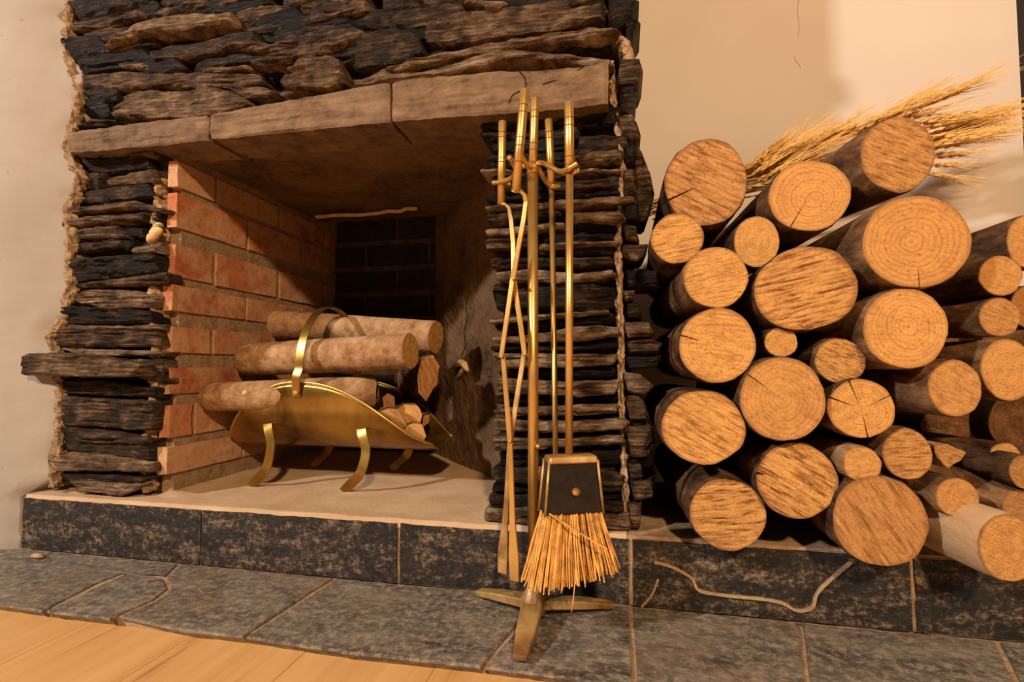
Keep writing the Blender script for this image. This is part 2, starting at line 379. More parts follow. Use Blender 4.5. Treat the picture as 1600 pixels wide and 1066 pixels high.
for k, poly in enumerate(sl):
    n = len(poly); ring = []
    for i in range(n):                                  # ragged outline
        a = Vector(poly[i]); b = Vector(poly[(i+1) % n]); L = (b-a).length; q = max(1, int(L/.014))
        for j in range(q):
            p = a+(b-a)*(j/q); am = .0022 if (a.y < .70 and b.y < .70) else .001
            ring.append(p+Vector((nz(p.x*60, p.y*60, k), nz(p.x*60, p.y*60, k+40)))*am)
    cx = sum((p for p in ring), Vector((0, 0)))/len(ring); m = len(ring)
    V = []; Fc = []
    levels = [(.985, -.0178), (1.0, -.0035), (.998, -.0006), (.985, 0), (.85, 0), (.68, 0), (.48, 0), (.25, 0)]
    for s, z in levels:
        for p in ring:
            q = cx+(p-cx)*s
            V.append((q.x, q.y+(.013 if z < -.01 and p.y < .70 else 0), z+(.0016*nz(q.x*22, q.y*22, k*3) if z > -.003 else 0)-.0008))
    V.append((cx.x, cx.y, -.0008))
    for i in range(len(levels)-1):
        for j in range(m):
            a = i*m+j; b = i*m+(j+1) % m; Fc.append((a, b, b+m, a+m))
    o0 = (len(levels)-1)*m
    for j in range(m): Fc.append((o0+j, o0+(j+1) % m, len(V)-1))
    mesh('floor_slab', V, Fc, M['slab'], hearth, (cx.x, cx.y, -.010))
mesh('mortar_bed', *join(boxVF(-1.22, 1.21, YS+.018, YR+.01, -.0176, -.0042), boxVF(-1.75, -1.22, YS+.024, .825, -.0176, -.0042)), M['mortar'], hearth, (0, .75, -.02))
peb = tubeVF([atZ(50, 868, .004), atZ(56, 868, .005), atZ(62, 869, .005), atZ(68, 871, .003)], [.003, .008, .007, .002], 7, True, .6)
tag(mesh('pebble', *peb, M['mortar'], None, atZ(58, 868, 0), smooth=True), 'small loose crumb of mortar on the slab by the left end of the riser', 'mortar crumb')

# ================================================================== FIREPLACE
fp = thing('fireplace', (-.58, YF, ZL), 'fireplace clad in stacked dark slate with a brick-lined opening', 'fireplace')
XL, XR = -.926, -.215      # opening
# masonry core behind the cladding (three separate masses round the opening)
core = join(boxVF(-1.165, XL-.028, YF+.030, YF+.62, ZL-.01, .86), boxVF(XR+.012, -.012, YF+.030, YF+.30, ZL-.01, .86), boxVF(-.17, -.012, YF+.2, YW, ZL-.01, .86),
            boxVF(-1.165, -.012, YF+.032, YW-.002, .90, 2.6))
mesh('masonry_core', *core, M['core'], fp, (-.6, YF+.1, ZL))
cnt = [0]
def chain(P, x):
    zs = []
    n = len(P)
    for i in range(n):
        a = P[i]; b = P[(i+1) % n]
        if abs(a[0]-b[0]) < 1e-9: continue
        if min(a[0], b[0])-1e-9 <= x <= max(a[0], b[0])+1e-9: zs.append(a[1]+(b[1]-a[1])*(x-a[0])/(b[0]-a[0]))
    return (min(zs), max(zs)) if zs else (0, 0)
def stone(px, prot=0.0, tint=.3, depth=.075, rough=.0058, Y=YF, rnd=.010, name='slate_stone', mat='slate', world=None, tilt=0.0, st=.0068):
    cnt[0] += 1; sd = cnt[0]*3.7
    Yp = Y-prot
    P = world or [(p.x, p.z) for p in (atY(x, y, Yp) for x, y in px)]
    x0 = min(p[0] for p in P); x1 = max(p[0] for p in P)
    zc = sum(p[1] for p in P)/len(P)
    n = max(5, min(46, int((x1-x0)/st))); hgt = max(p[1] for p in P)-min(p[1] for p in P)
    m = max(6, min(15, int(hgt/.0042)+2))
    V = []; Fc = []
    for i in range(n+1):
        u = i/n; x = x0+(x1-x0)*min(max(u, .004), .996); zb, zt = chain(P, x)
        if zt-zb < .004: c = (zt+zb)/2; zb, zt = c-.002, c+.002
        zt += .0022*nz(x*55, sd); zb += .0022*nz(x*55, sd+50)
        eu = min(u, 1-u)*(x1-x0)
        for j in range(m+1):
            v = j/m; z = zb+(zt-zb)*v
            ev = min(v, 1-v)*(zt-zb)
            y = Yp
            y += rnd*.75*max(0, 1-ev/.006)**2+rnd*.9*max(0, 1-eu/.010)**2
            lay = math.floor((z+.0025*nz(x*16, sd))/.0050)
            y += rough*(noise.noise(Vector((lay*5.3+sd, x*7, 0))))*1.5
            y += rough*.8*nz(x*38, z*80, sd)+rough*.9*nz(x*11, z*25, sd)
            y += ((.46-tint)*1.9 if mat == 'slate' else 0)*(.5-v)*min(zt-zb, .05)
            V.append((x+.0015*nz(z*120, sd, x*40), y, z))
    W = m+1
    for i in range(n):
        for j in range(m):
            a = i*W+j; Fc.append((a, a+W, a+W+1, a+1))
    ring = [i*W for i in range(n+1)]+[n*W+j for j in range(1, m+1)]+[i*W+m for i in range(n-1, -1, -1)]+[j for j in range(m-1, 0, -1)]
    b0 = len(V)
    for q in ring: V.append((V[q][0], Yp+depth, V[q][2]))
    L = len(ring)
    for q in range(L):
        r = (q+1) % L; Fc.append((ring[r], ring[q], b0+q, b0+r))
    Fc.append(tuple(b0+q for q in range(L)))
    return mesh(name, V, Fc, M[mat], fp, ((x0+x1)/2, Yp, zc), tint=float(tint))
# --- left jamb
LJ = [
 ([(106,236),(246,230),(242,243),(112,244)], .006, .42), ([(114,246),(228,242),(236,258),(200,266),(130,270)], -.004, .16),
 ([(126,272),(158,268),(156,298),(122,296)], -.006, .36), ([(162,276),(200,266),(238,262),(244,284),(170,290)], .004, .50),
 ([(112,300),(175,292),(232,288),(243,306),(200,313),(112,318)], .0, .28), ([(106,322),(160,316),(208,312),(258,326),(255,332),(200,324),(108,335)], .010, .48),
 ([(95,340),(227,330),(222,345),(97,356)], .008, .46), ([(226,333),(256,332),(250,350),(218,349)], -.004, .12),
 ([(118,358),(183,351),(194,369),(120,374)], .004, .46), ([(186,353),(228,357),(225,372),(196,370)], -.006, .14),
 ([(110,376),(186,373),(188,386),(110,396)], -.002, .38), ([(202,388),(246,374),(250,394),(205,396)], .010, .70),
 ([(190,374),(212,374),(200,392),(188,394)], -.012, .1),
 ([(108,406),(170,401),(235,396),(248,400),(246,424),(112,440)], .012, .16), ([(108,443),(255,424),(259,436),(250,444),(180,447),(112,449)], .010, .46),
 ([(115,458),(143,447),(222,455),(247,461),(246,480),(170,484),(112,471)], .004, .58), ([(97,479),(150,480),(238,486),(242,505),(98,508)], .006, .12),
 ([(100,507),(170,509),(250,506),(250,516),(105,515)], .010, .55), ([(76,517),(130,512),(247,516),(253,541),(160,543),(76,543)], .006, .40),
 ([(90,544),(253,549),(251,556),(120,556)], .010, .62), ([(30,553),(75,551),(130,554),(213,570),(217,588),(140,590),(60,586),(30,587)], .044, .52),
 ([(196,560),(255,562),(255,602),(216,592),(214,572)], .004, .42), ([(93,591),(160,595),(248,606),(246,622),(160,619),(95,615)], .004, .30),
 ([(94,620),(242,628),(236,674),(95,666)], .010, .38), ([(92,667),(150,671),(216,681),(234,690),(233,722),(160,714),(94,704)], .006, .30),
 ([(74,713),(100,707),(150,708),(236,726),(237,739),(150,737),(80,736)], .012, .55), ([(78,737),(180,742),(242,745),(216,757),(76,753)], .0, .22),
 ([(104,752),(190,756),(222,759),(194,775),(120,769)], .008, .58)]
for p, pr, ti in LJ: stone(p, pr, ti+.06, .034+pr)
# --- above the lintel
TP = [
 ([(103,4),(170,-2),(245,0),(252,10),(225,28),(195,38),(118,39),(104,20)], .004, .24), ([(115,42),(156,40),(152,52),(115,53)], -.004, .50),
 ([(88,60),(155,57),(168,74),(150,100),(130,113),(104,86)], .014, .20), ([(160,73),(188,46),(245,17),(300,15),(358,14),(366,30),(300,46),(215,54),(172,68)], .026, .64),
 ([(163,90),(220,82),(300,66),(392,50),(402,58),(400,72),(330,80),(260,92),(200,98)], .006, .36), ([(240,100),(330,82),(400,77),(440,80),(430,92),(330,98)], -.010, .10),
 ([(328,64),(400,62),(472,69),(440,79),(340,74)], .012, .52), ([(178,97),(200,91),(245,98),(238,109),(190,107)], .008, .52),
 ([(306,103),(385,97),(389,104),(310,109)], .010, .58), ([(122,116),(160,110),(300,111),(400,110),(415,128),(400,133),(280,136),(165,137),(122,130)], .008, .46),
 ([(122,132),(186,138),(178,155),(118,154)], .0, .26), ([(114,157),(172,154),(166,181),(126,179)], -.004, .18),
 ([(166,178),(182,156),(192,141),(210,136),(290,137),(306,128),(330,131),(356,139),(388,156),(378,164),(338,178),(270,184),(205,184)], .022, .56),
 ([(350,132),(402,131),(432,141),(415,150),(380,154)], .010, .50), ([(430,141),(496,135),(497,143),(440,149)], .012, .48),
 ([(110,199),(140,184),(205,183),(160,191)], .008, .30),
 ([(384,93),(440,76),(498,60),(512,42),(530,38),(560,42),(572,50),(545,72),(470,92),(400,101)], .024, .46),
 ([(500,84),(560,53),(600,44),(618,41),(650,52),(663,78),(640,90),(560,102),(520,98)], .020, .36),
 ([(430,124),(452,100),(466,88),(482,80),(515,80),(530,90),(534,122),(515,137),(442,134)], .030, .50),
 ([(385,30),(465,16),(476,26),(558,21),(542,36),(508,40),(480,58),(392,64)], .002, .14), ([(465,9),(500,-2),(545,3),(550,19),(474,22)], .014, .40),
 ([(542,36),(600,14),(645,-2),(662,-2),(662,24),(612,36),(570,46)], .006, .20), ([(660,32),(700,20),(760,12),(790,8),(860,-4),(946,-4),(946,27),(870,48),(780,55),(690,70),(664,62)], .010, .46),
 ([(596,104),(640,92),(700,76),(770,60),(840,50),(958,41),(974,48),(944,57),(840,63),(760,79),(700,89),(620,108)], .026, .62),
 ([(545,131),(600,112),(660,104),(700,96),(740,80),(790,70),(850,77),(955,88),(962,97),(915,97),(840,90),(790,90),(760,102),(700,118),(610,129)], .028, .64),
 ([(543,123),(575,115),(600,103),(640,113),(650,125),(560,132)], .016, .56), ([(640,90),(690,78),(722,84),(690,92),(635,102)], -.002, .2),
 ([(800,68),(850,64),(952,55),(958,80),(900,80),(850,75)], .0, .30), ([(720,-4),(792,-4),(782,9),(762,9)], .022, .60), ([(250,-4),(360,-6),(380,8),(300,14),(256,10)], .0, .34),
 ([(362,14),(385,4),(462,8),(464,16),(400,30),(366,32)], .010, .46), ([(790,104),(850,92),(940,97),(900,104)], -.006, .1),
 ([(402,100),(452,96),(440,112),(420,128),(412,112)], -.004, .16), ([(534,100),(596,102),(560,118),(538,130)], -.006, .12)]
for p, pr, ti in TP: stone(p, pr, ti+(.08 if ti > .45 else 0), .085)
# courses above the picture's edge, so that the chimney breast goes on
z = 1.005
while z < 1.34:
    hh = random.uniform(.022, .042); x = -1.19+random.uniform(-.03, .02)
    while x < -.03:
        wd = random.uniform(.14, .34); xe = min(x+wd, -.01)
        s1, s2 = random.uniform(-.006, .006), random.uniform(-.006, .006)
        stone(None, random.uniform(-.006, .016), random.choice([.15, .3, .42, .5]), .08, world=[(x, z+s1), ((x+xe)/2, z-.002), (xe-.005, z+s2), (xe-.008, z+hh+s2), ((x+xe)/2, z+hh), (x, z+hh+s1)], st=.016)
        x = xe+.004
    z += hh+.003
# --- lintel blocks
for p, pr, ti in (([(104,206),(325,179),(325,218),(230,229),(104,238)], .029, .4), ([(326.5,179),(400,165),(609.5,127),(609.5,190),(326.5,218)], .031, .5),
                  ([(611,127),(780,111),(840,110),(905,103),(950,96),(952,160),(842,173),(611,189)], .031, .5)):
    stone(p, pr, ti, .10, .0016, rnd=.003, name='lintel_stone', mat='lintel')
for px, wd in (([(812,112),(820,122),(822,135)], .0022), ([(848,132),(870,125),(895,116),(912,103)], .0022), ([(795,160),(802,148),(815,142)], .0018)):
    mesh('lintel_crack', *ribbon(px, wd, YF-.0312), M['core'], fp, (-.1, .85, .85))
# --- right jamb
RJ = [
 ([(742,184),(800,179),(862,177),(862,182),(748,190)], -.004, .12), ([(747,186),(862,183),(864,197),(748,202)], .002, .36), ([(866,178),(976,168),(974,192),(870,206)], -.004, .26),
 ([(748,205),(860,202),(905,198),(906,213),(800,214),(750,212)], .004, .36), ([(764,217),(890,218),(892,234),(765,236)], -.006, .14), ([(905,213),(985,208),(987,227),(900,238)], .002, .40),
 ([(894,241),(940,233),(976,229),(973,254),(905,259)], .010, .52), ([(752,241),(890,238),(892,256),(764,260)], -.008, .20),
 ([(747,263),(800,261),(802,267),(765,269)], .014, .72), ([(880,262),(972,261),(970,268),(880,268)], .010, .60),
 ([(848,268),(970,266),(967,293),(850,300)], .006, .42), ([(764,273),(846,270),(847,299),(772,303)], -.004, .28),
 ([(756,306),(850,302),(970,297),(972,305),(880,308),(770,316)], .0, .14), ([(754,320),(870,310),(988,303),(996,314),(880,322),(760,327)], .012, .56),
 ([(757,334),(830,326),(878,319),(879,336),(820,345),(762,350)], .004, .40), ([(888,330),(970,327),(979,338),(960,346),(898,343)], .014, .62),
 ([(755,357),(800,352),(880,343),(880,352),(820,362),(757,367)], .014, .72), ([(882,346),(968,348),(968,360),(884,364)], -.006, .16),
 ([(755,373),(830,367),(832,386),(758,393)], .006, .44), ([(838,366),(965,361),(966,373),(850,381)], .0, .24), ([(840,379),(970,374),(968,381),(880,386),(840,388)], .012, .68),
 ([(838,389),(966,383),(962,398),(840,400)], .0, .26),
 ([(763,402),(900,402),(958,400),(959,413),(850,417),(764,419)], .006, .40), ([(772,424),(830,419),(900,425),(960,420),(963,429),(930,438),(870,441),(775,438)], .014, .68),
 ([(768,443),(860,442),(930,443),(966,452),(963,481),(930,485),(850,484),(770,482)], .0, .26), ([(760,500),(830,492),(900,487),(952,483),(952,489),(860,497),(765,506)], .012, .66),
 ([(770,508),(880,502),(965,492),(966,505),(880,512),(772,516)], -.004, .16), ([(764,528),(850,520),(895,510),(935,506),(968,512),(973,525),(900,533),(768,537)], .010, .60),
 ([(764,541),(890,540),(972,529),(969,542),(900,548),(765,549)], .0, .26), ([(766,551),(880,553),(966,553),(963,569),(900,574),(780,576)], .010, .58),
 ([(774,580),(880,580),(965,576),(964,590),(776,588)], -.006, .12), ([(773,591),(890,597),(972,594),(962,616),(900,621),(775,613)], .010, .54),
 ([(772,620),(890,624),(966,620),(966,630),(772,632)], -.006, .12), ([(768,641),(890,634),(970,633),(966,646),(890,651),(770,649)], .008, .54),
 ([(769,657),(900,660),(975,655),(986,663),(975,672),(890,677),(771,673)], .014, .60), ([(767,684),(880,687),(970,681),(981,694),(900,699),(769,706)], .012, .56),
 ([(778,708),(976,702),(971,729),(780,731)], -.004, .14), ([(767,733),(880,736),(978,744),(976,771),(880,768),(768,753)], .008, .40),
 ([(768,757),(880,772),(970,776),(970,784),(765,772)], -.004, .14),
 ([(761,777),(830,774),(880,784),(976,786),(978,803),(880,802),(764,798)], .006, .34), ([(754,799),(830,796),(900,808),(986,806),(990,829),(900,826),(830,821),(755,820)], .014, .56)]
for p, pr, ti in RJ: stone(p, pr+(.004 if ti > .5 else -.002), ti+(.09 if ti > .5 else -.02), .08)
# --- rough ends of the corner stones on the return of the chimney breast
SJ = [
 ([(950,-4),(999,-4),(986,20),(957,40),(950,38)], 0, .30), ([(972,24),(1001,26),(986,60),(974,57)], -.02, .30), ([(962,48),(986,60),(990,84),(966,86)], 0, .58),
 ([(963,91),(1003,88),(1006,104),(996,129),(962,128)], .012, .48), ([(963,131),(996,130),(991,182),(968,172)], -.002, .30), ([(966,178),(988,172),(1002,204),(990,216),(968,202)], .004, .62),
 ([(975,212),(998,210),(992,252),(975,256)], -.01, .30), ([(990,222),(1004,234),(1018,272),(1023,300),(1008,346),(992,338),(990,280)], -.03, .50), ([(973,262),(992,258),(994,300),(974,303)], .0, .55),
 ([(972,306),(996,306),(1000,342),(976,344)], .0, .30), ([(973,346),(996,352),(999,376),(974,370)], .004, .50), ([(970,380),(1013,378),(1010,395),(992,409),(968,394)], .0, .52),
 ([(974,418),(1026,420),(1032,446),(980,449)], -.02, .34), ([(973,452),(993,451),(991,466),(974,469)], .004, .60), ([(976,470),(1002,474),(1004,498),(976,498)], -.02, .26),
 ([(974,503),(1021,502),(1022,524),(978,528)], .006, .58), ([(978,532),(1020,531),(1036,536),(1030,552),(980,556)], .002, .46), ([(976,558),(1034,556),(1030,574),(980,578)], -.01, .20),
 ([(974,583),(1000,584),(1022,604),(1012,619),(978,613)], .008, .58), ([(976,617),(1004,618),(1016,656),(978,657)], .006, .52), ([(978,669),(1020,667),(1026,694),(1010,717),(980,716)], .010, .46),
 ([(980,729),(1002,727),(1007,748),(984,753)], .006, .5), ([(984,752),(1026,746),(1024,781),(986,786)], .0, .42), ([(980,789),(1004,789),(1000,829),(982,829)], .006, .52),
 ([(975,720),(1012,719),(1010,728),(976,730)], -.01, .2), ([(976,657),(1008,658),(1010,668),(978,669)], -.01, .2)]
for p, pr, ti in SJ: stone(p, pr+.004, ti, .10, .006, rnd=.012)
# the return itself: stones running back along the side of the breast
z = ZL+.01
while z < 1.3:
    hh = random.uniform(.024, .05); y = .985
    while y < YW-.03:
        ln = random.uniform(.20, .32); ye = min(y+ln, YW-.002); ex = random.uniform(.006, .026)
        V, Fc = rough_block(-.05, ex, y, ye, z, z+hh-.004, .004, .016, z*90+y*30)
        mesh('slate_stone', V, Fc, M['slate'], fp, (0, y, z), tint=random.choice([.2, .35, .5])); y = ye+.004
    z += hh
# --- mortar seams
def seam(px, wd, Y, dp=.03, mat='mortar', n=16, am=.5, nm='mortar_seam'):
    P = [atY(x, y, Y) for x, y in px]; Q = []
    for a, b in zip(P, P[1:]):
        k = max(2, int((b-a).length/.0045)); Q += [a+(b-a)*(i/k) for i in range(k)]
    Q.append(P[-1]); V = []; Fc = []
    for i, p in enumerate(Q):
        for j in range(n):
            th = 2*math.pi*j/n; r = wd*max(.25, 1+am*.9*nz(i*.30, math.cos(th)*1.2, math.sin(th)*1.2+wd*300)+.5*nz(i*.85, math.cos(th)*3, math.sin(th)*3+4))
            V.append(p+Vector((math.cos(th)*r, math.sin(th)*dp*(.25+.75*r/wd), .003*nz(i*1.7, j, 9))))
    for i in range(len(Q)-1):
        for j in range(n):
            a, b = i*n+j, i*n+(j+1) % n; Fc.append((a, b, b+n, a+n))
    Fc += [tuple(range(n)), tuple(range(len(V)-n, len(V)))]
    return mesh(nm, V, Fc, M[mat], fp, P[0])
seam([(256,282),(258,340),(250,420),(256,470),(253,540),(252,600),(246,650),(240,700),(238,765)], .014, YF+.030, .024, am=.9)
seam([(112,0),(110,90),(128,150),(108,235),(128,280),(112,330),(114,440),(102,500),(84,530),(98,600),(96,700),(86,760)], .011, .886, .012, 'mortar_d', am=1.0)
seam([(955,100),(958,165),(968,215),(972,300),(966,370),(968,470),(970,560),(972,650),(976,740),(978,830)], .0055, YF+.017, .012, am=1.2)
seam([(966,60),(978,70),(984,100)], .008, YF-.004, .012)
lump = tubeVF(smoothpath([atY(250, 348, YF+.012), atY(246, 358, YF+.004), atY(240, 369, YF), atY(233, 380, YF+.006)], 3), [.003, .008, .012, .013, .014, .014, .013, .011, .008, .003], 8, True, .6)
mesh('mortar_lump', *lump, M['chip'], fp, atY(240, 365, YF), smooth=True)
# --- firebox
fb = mesh('firebox_wall', *boxVF(XL-.09, XL, YF+.034, 1.56, ZL-.01, .90), M['mortar_d'], fp, (XL, 1.2, ZL))
tops = [246, 297, 379, 443, 507, 573, 634, 697]; bots = [287, 352, 430, 486, 553, 617, 684, 743]
def brickVF(lx, ly, lz, sd):
    V, Fc = rough_block(-lx/2, lx/2, -ly/2, ly/2, -lz/2, lz/2, .0022, .02, sd); return V, Fc
bm = {}
def brick(parent, c, sz, key, mat='brick'):
    k = mat, key % 4, tuple(round(v, 2) for v in sz)
    if k not in bm:
        V, Fc = brickVF(*sz, key*13)
        o = mesh('brick', V, Fc, M[mat]); bm[k] = o.data; bevel(o, .003, 2)
    else:
        o = bpy.data.objects.new('brick', bm[k]); COL.objects.link(o); bevel(o, .003, 2)
    attach(o, parent, c)
for r in range(8):
    z1 = atX(264, tops[r], XL).z; z0 = atX(264, bots[r], XL).z; zc = (z0+z1)/2; hz = z1-z0
    js = [1.010+.226*k for k in (-1, 0, 1, 2, 3)] if r in (0, 2, 4, 6) else [1.115+.226*k for k in (-1, 0, 1, 2)]
    if r == 6: js = [j-.045 for j in js]
    for a, b in zip(js, js[1:]):
        a = max(a+.006, YF+.016); b = min(b-.006, 1.525)
        if b-a < .03: continue
        brick(fb, (XL-.008, (a+b)/2, zc), (.024, b-a, hz), r+int(a*10))
bw = mesh('firebox_back', *boxVF(XL-.09, -.30, 1.53, 1.60, ZL-.01, 1.0), M['sootshademortar'], fp, (-.7, 1.53, ZL))  # soot-stained back wall, its colour also blackened for the shade deep inside
for r in range(9):
    zc = .155+r*.0835
    x = XL+.01-(.11 if r % 2 else 0)
    while x < -.45:
        a = max(x, XL+.004); b = min(x+.205, -.42)
        if b-a > .03: brick(bw, ((a+b)/2, 1.533, zc), (b-a, .024, .064), r+int(x*20), 'sootshadebrick')
        x += .218
# splayed cement side on the right
P0 = Vector((-.195, 1.09)); P1 = Vector((-.57, 1.52)); d = (P1-P0); nn = Vector((d.y, -d.x)).normalized()
V = []; Fc = []; NU, NV = 40, 60
for i in range(NU+1):
    for j in range(NV+1):
        p = P0+d*(i/NU); z = ZL-.01+.76*j/NV
        q = p-nn*(.006*nz(i*.25, j*.22)+.003*nz(i*.8, j*.7, 5)); V.append((q.x, q.y, z))
for i in range(NU):
    for j in range(NV):
        a = i*(NV+1)+j; Fc.append((a, a+NV+1, a+NV+2, a+1))
o0 = len(V)
for c in ((P0.x, P0.y), (P1.x, P1.y), (P1.x+.15, P1.y+.1), (P0.x+.15, P0.y+.1)):
    V += [(c[0], c[1], ZL-.01), (c[0], c[1], ZL+.75)]
Fc += [(o0+2, o0+4, o0+5, o0+3), (o0+4, o0+6, o0+7, o0+5), (o0+6, o0, o0+1, o0+7), (o0, o0+6, o0+4, o0+2), (o0+1, o0+3, o0+5, o0+7)]
rw = mesh('firebox_side', V, Fc, M['soot'], fp, (-.35, 1.3, ZL))
def onside(x, y, off=.003):
    dd = ray(x, y); den = dd.x*nn.x+dd.y*nn.y; t = (P0.x*nn.x+P0.y*nn.y)/den; p = CP+dd*t; return p-Vector((nn.x, nn.y, 0))*off
mesh('render_chip', *join(tubeVF([onside(716, 572), onside(722, 566), onside(728, 570), onside(733, 580)], [.006, .012, .013, .005], 9, True, .7),
                          tubeVF([onside(718, 588), onside(724, 580), onside(729, 574)], [.004, .009, .007], 9, True, .7)), M['chip'], rw, onside(724, 575))
mesh('render_crack', *barVF([onside(x, y, .006) for x, y in ((735,455),(731,478),(734,495),(728,518),(731,540),(724,556))], .0026, .002, (nn.x, nn.y, 0)), M['core'], rw, onside(730, 500))
# inner return of the right jamb: stone ends running back to the splayed side
z = ZL+.004
while z < .815:
    hh = random.uniform(.018, .036); ex = random.uniform(-.006, .006)
    V, Fc = rough_block(XR-.004+ex, -.15, YF+.05, 1.13, z, z+hh-.003, .003, .018, z*77); mesh('slate_stone', V, Fc, M['slate'], fp, (XR, 1.0, z), tint=random.choice([.15, .25, .4])); z += hh
# soffit under the lintel
V = []; Fc = []; NU, NV = 60, 40
for i in range(NU+1):
    for j in range(NV+1):
        x = XL-.05+(.85)*i/NU; y = YF+.055+(.50)*j/NV
        V.append((x, y, .838+.006*nz(x*9, y*9)+.003*nz(x*30, y*30)+.05*max(0, (j/NV-.93))*10*.0))
for i in range(NU):
    for j in range(NV):
        a = i*(NV+1)+j; Fc.append((a, a+1, a+NV+2, a+NV+1))
n0 = len(V); V += [(XL-.05, YF+.055, .90), (XL+.80, YF+.055, .90), (XL+.80, YF+.555, .90), (XL-.05, YF+.555, .90)]
Fc += [(n0, n0+1, n0+2, n0+3), (0, NU*(NV+1), n0+1, n0), (NV, n0+3, n0+2, NU*(NV+1)+NV)]
mesh('soffit', V, Fc, M['soot'], fp, (-.55, 1.1, .84))
edgeP = [atZ(x, y, .826) for x, y in ((494,339),(530,336),(560,336),(590,333),(606,330),(625,330),(636,326),(652,326))]
mesh('throat_mortar', *tubeVF(smoothpath(edgeP, 4), .0055, 6), M['chip'], fp, edgeP[0])
# floor of the firebox, and the pale strip on top of the riser
V, Fc = [], []
NU, NV = 90, 50
for i in range(NU+1):
    for j in range(NV+1):
        x = jx[0]+.004+(.012-jx[0]-.01)*i/NU; y = YR+.003+.69*(j/NV)**1.3
        V.append((x, y, ZL+.0015+.0022*nz(x*14, y*14)+.0012*nz(x*60, y*60)+(.010*max(0, 1-abs(x-XL)/.03) if y > YF+.02 else 0)))
for i in range(NU):
    for j in range(NV):
        a = i*(NV+1)+j; Fc.append((a, a+NV+1, a+NV+2, a+1))
n0 = len(V)
for i in range(NU+1):
    p = V[i*(NV+1)]; V.append((p[0], p[1]-.002, ZL-.013+.003*nz(p[0]*50)))
for i in range(NU): Fc.append((n0+i, n0+i+1, (i+1)*(NV+1), i*(NV+1)))
mesh('fire_floor', V, Fc, M['sand'], fp, (-.6, 1.1, ZL), smooth=True)

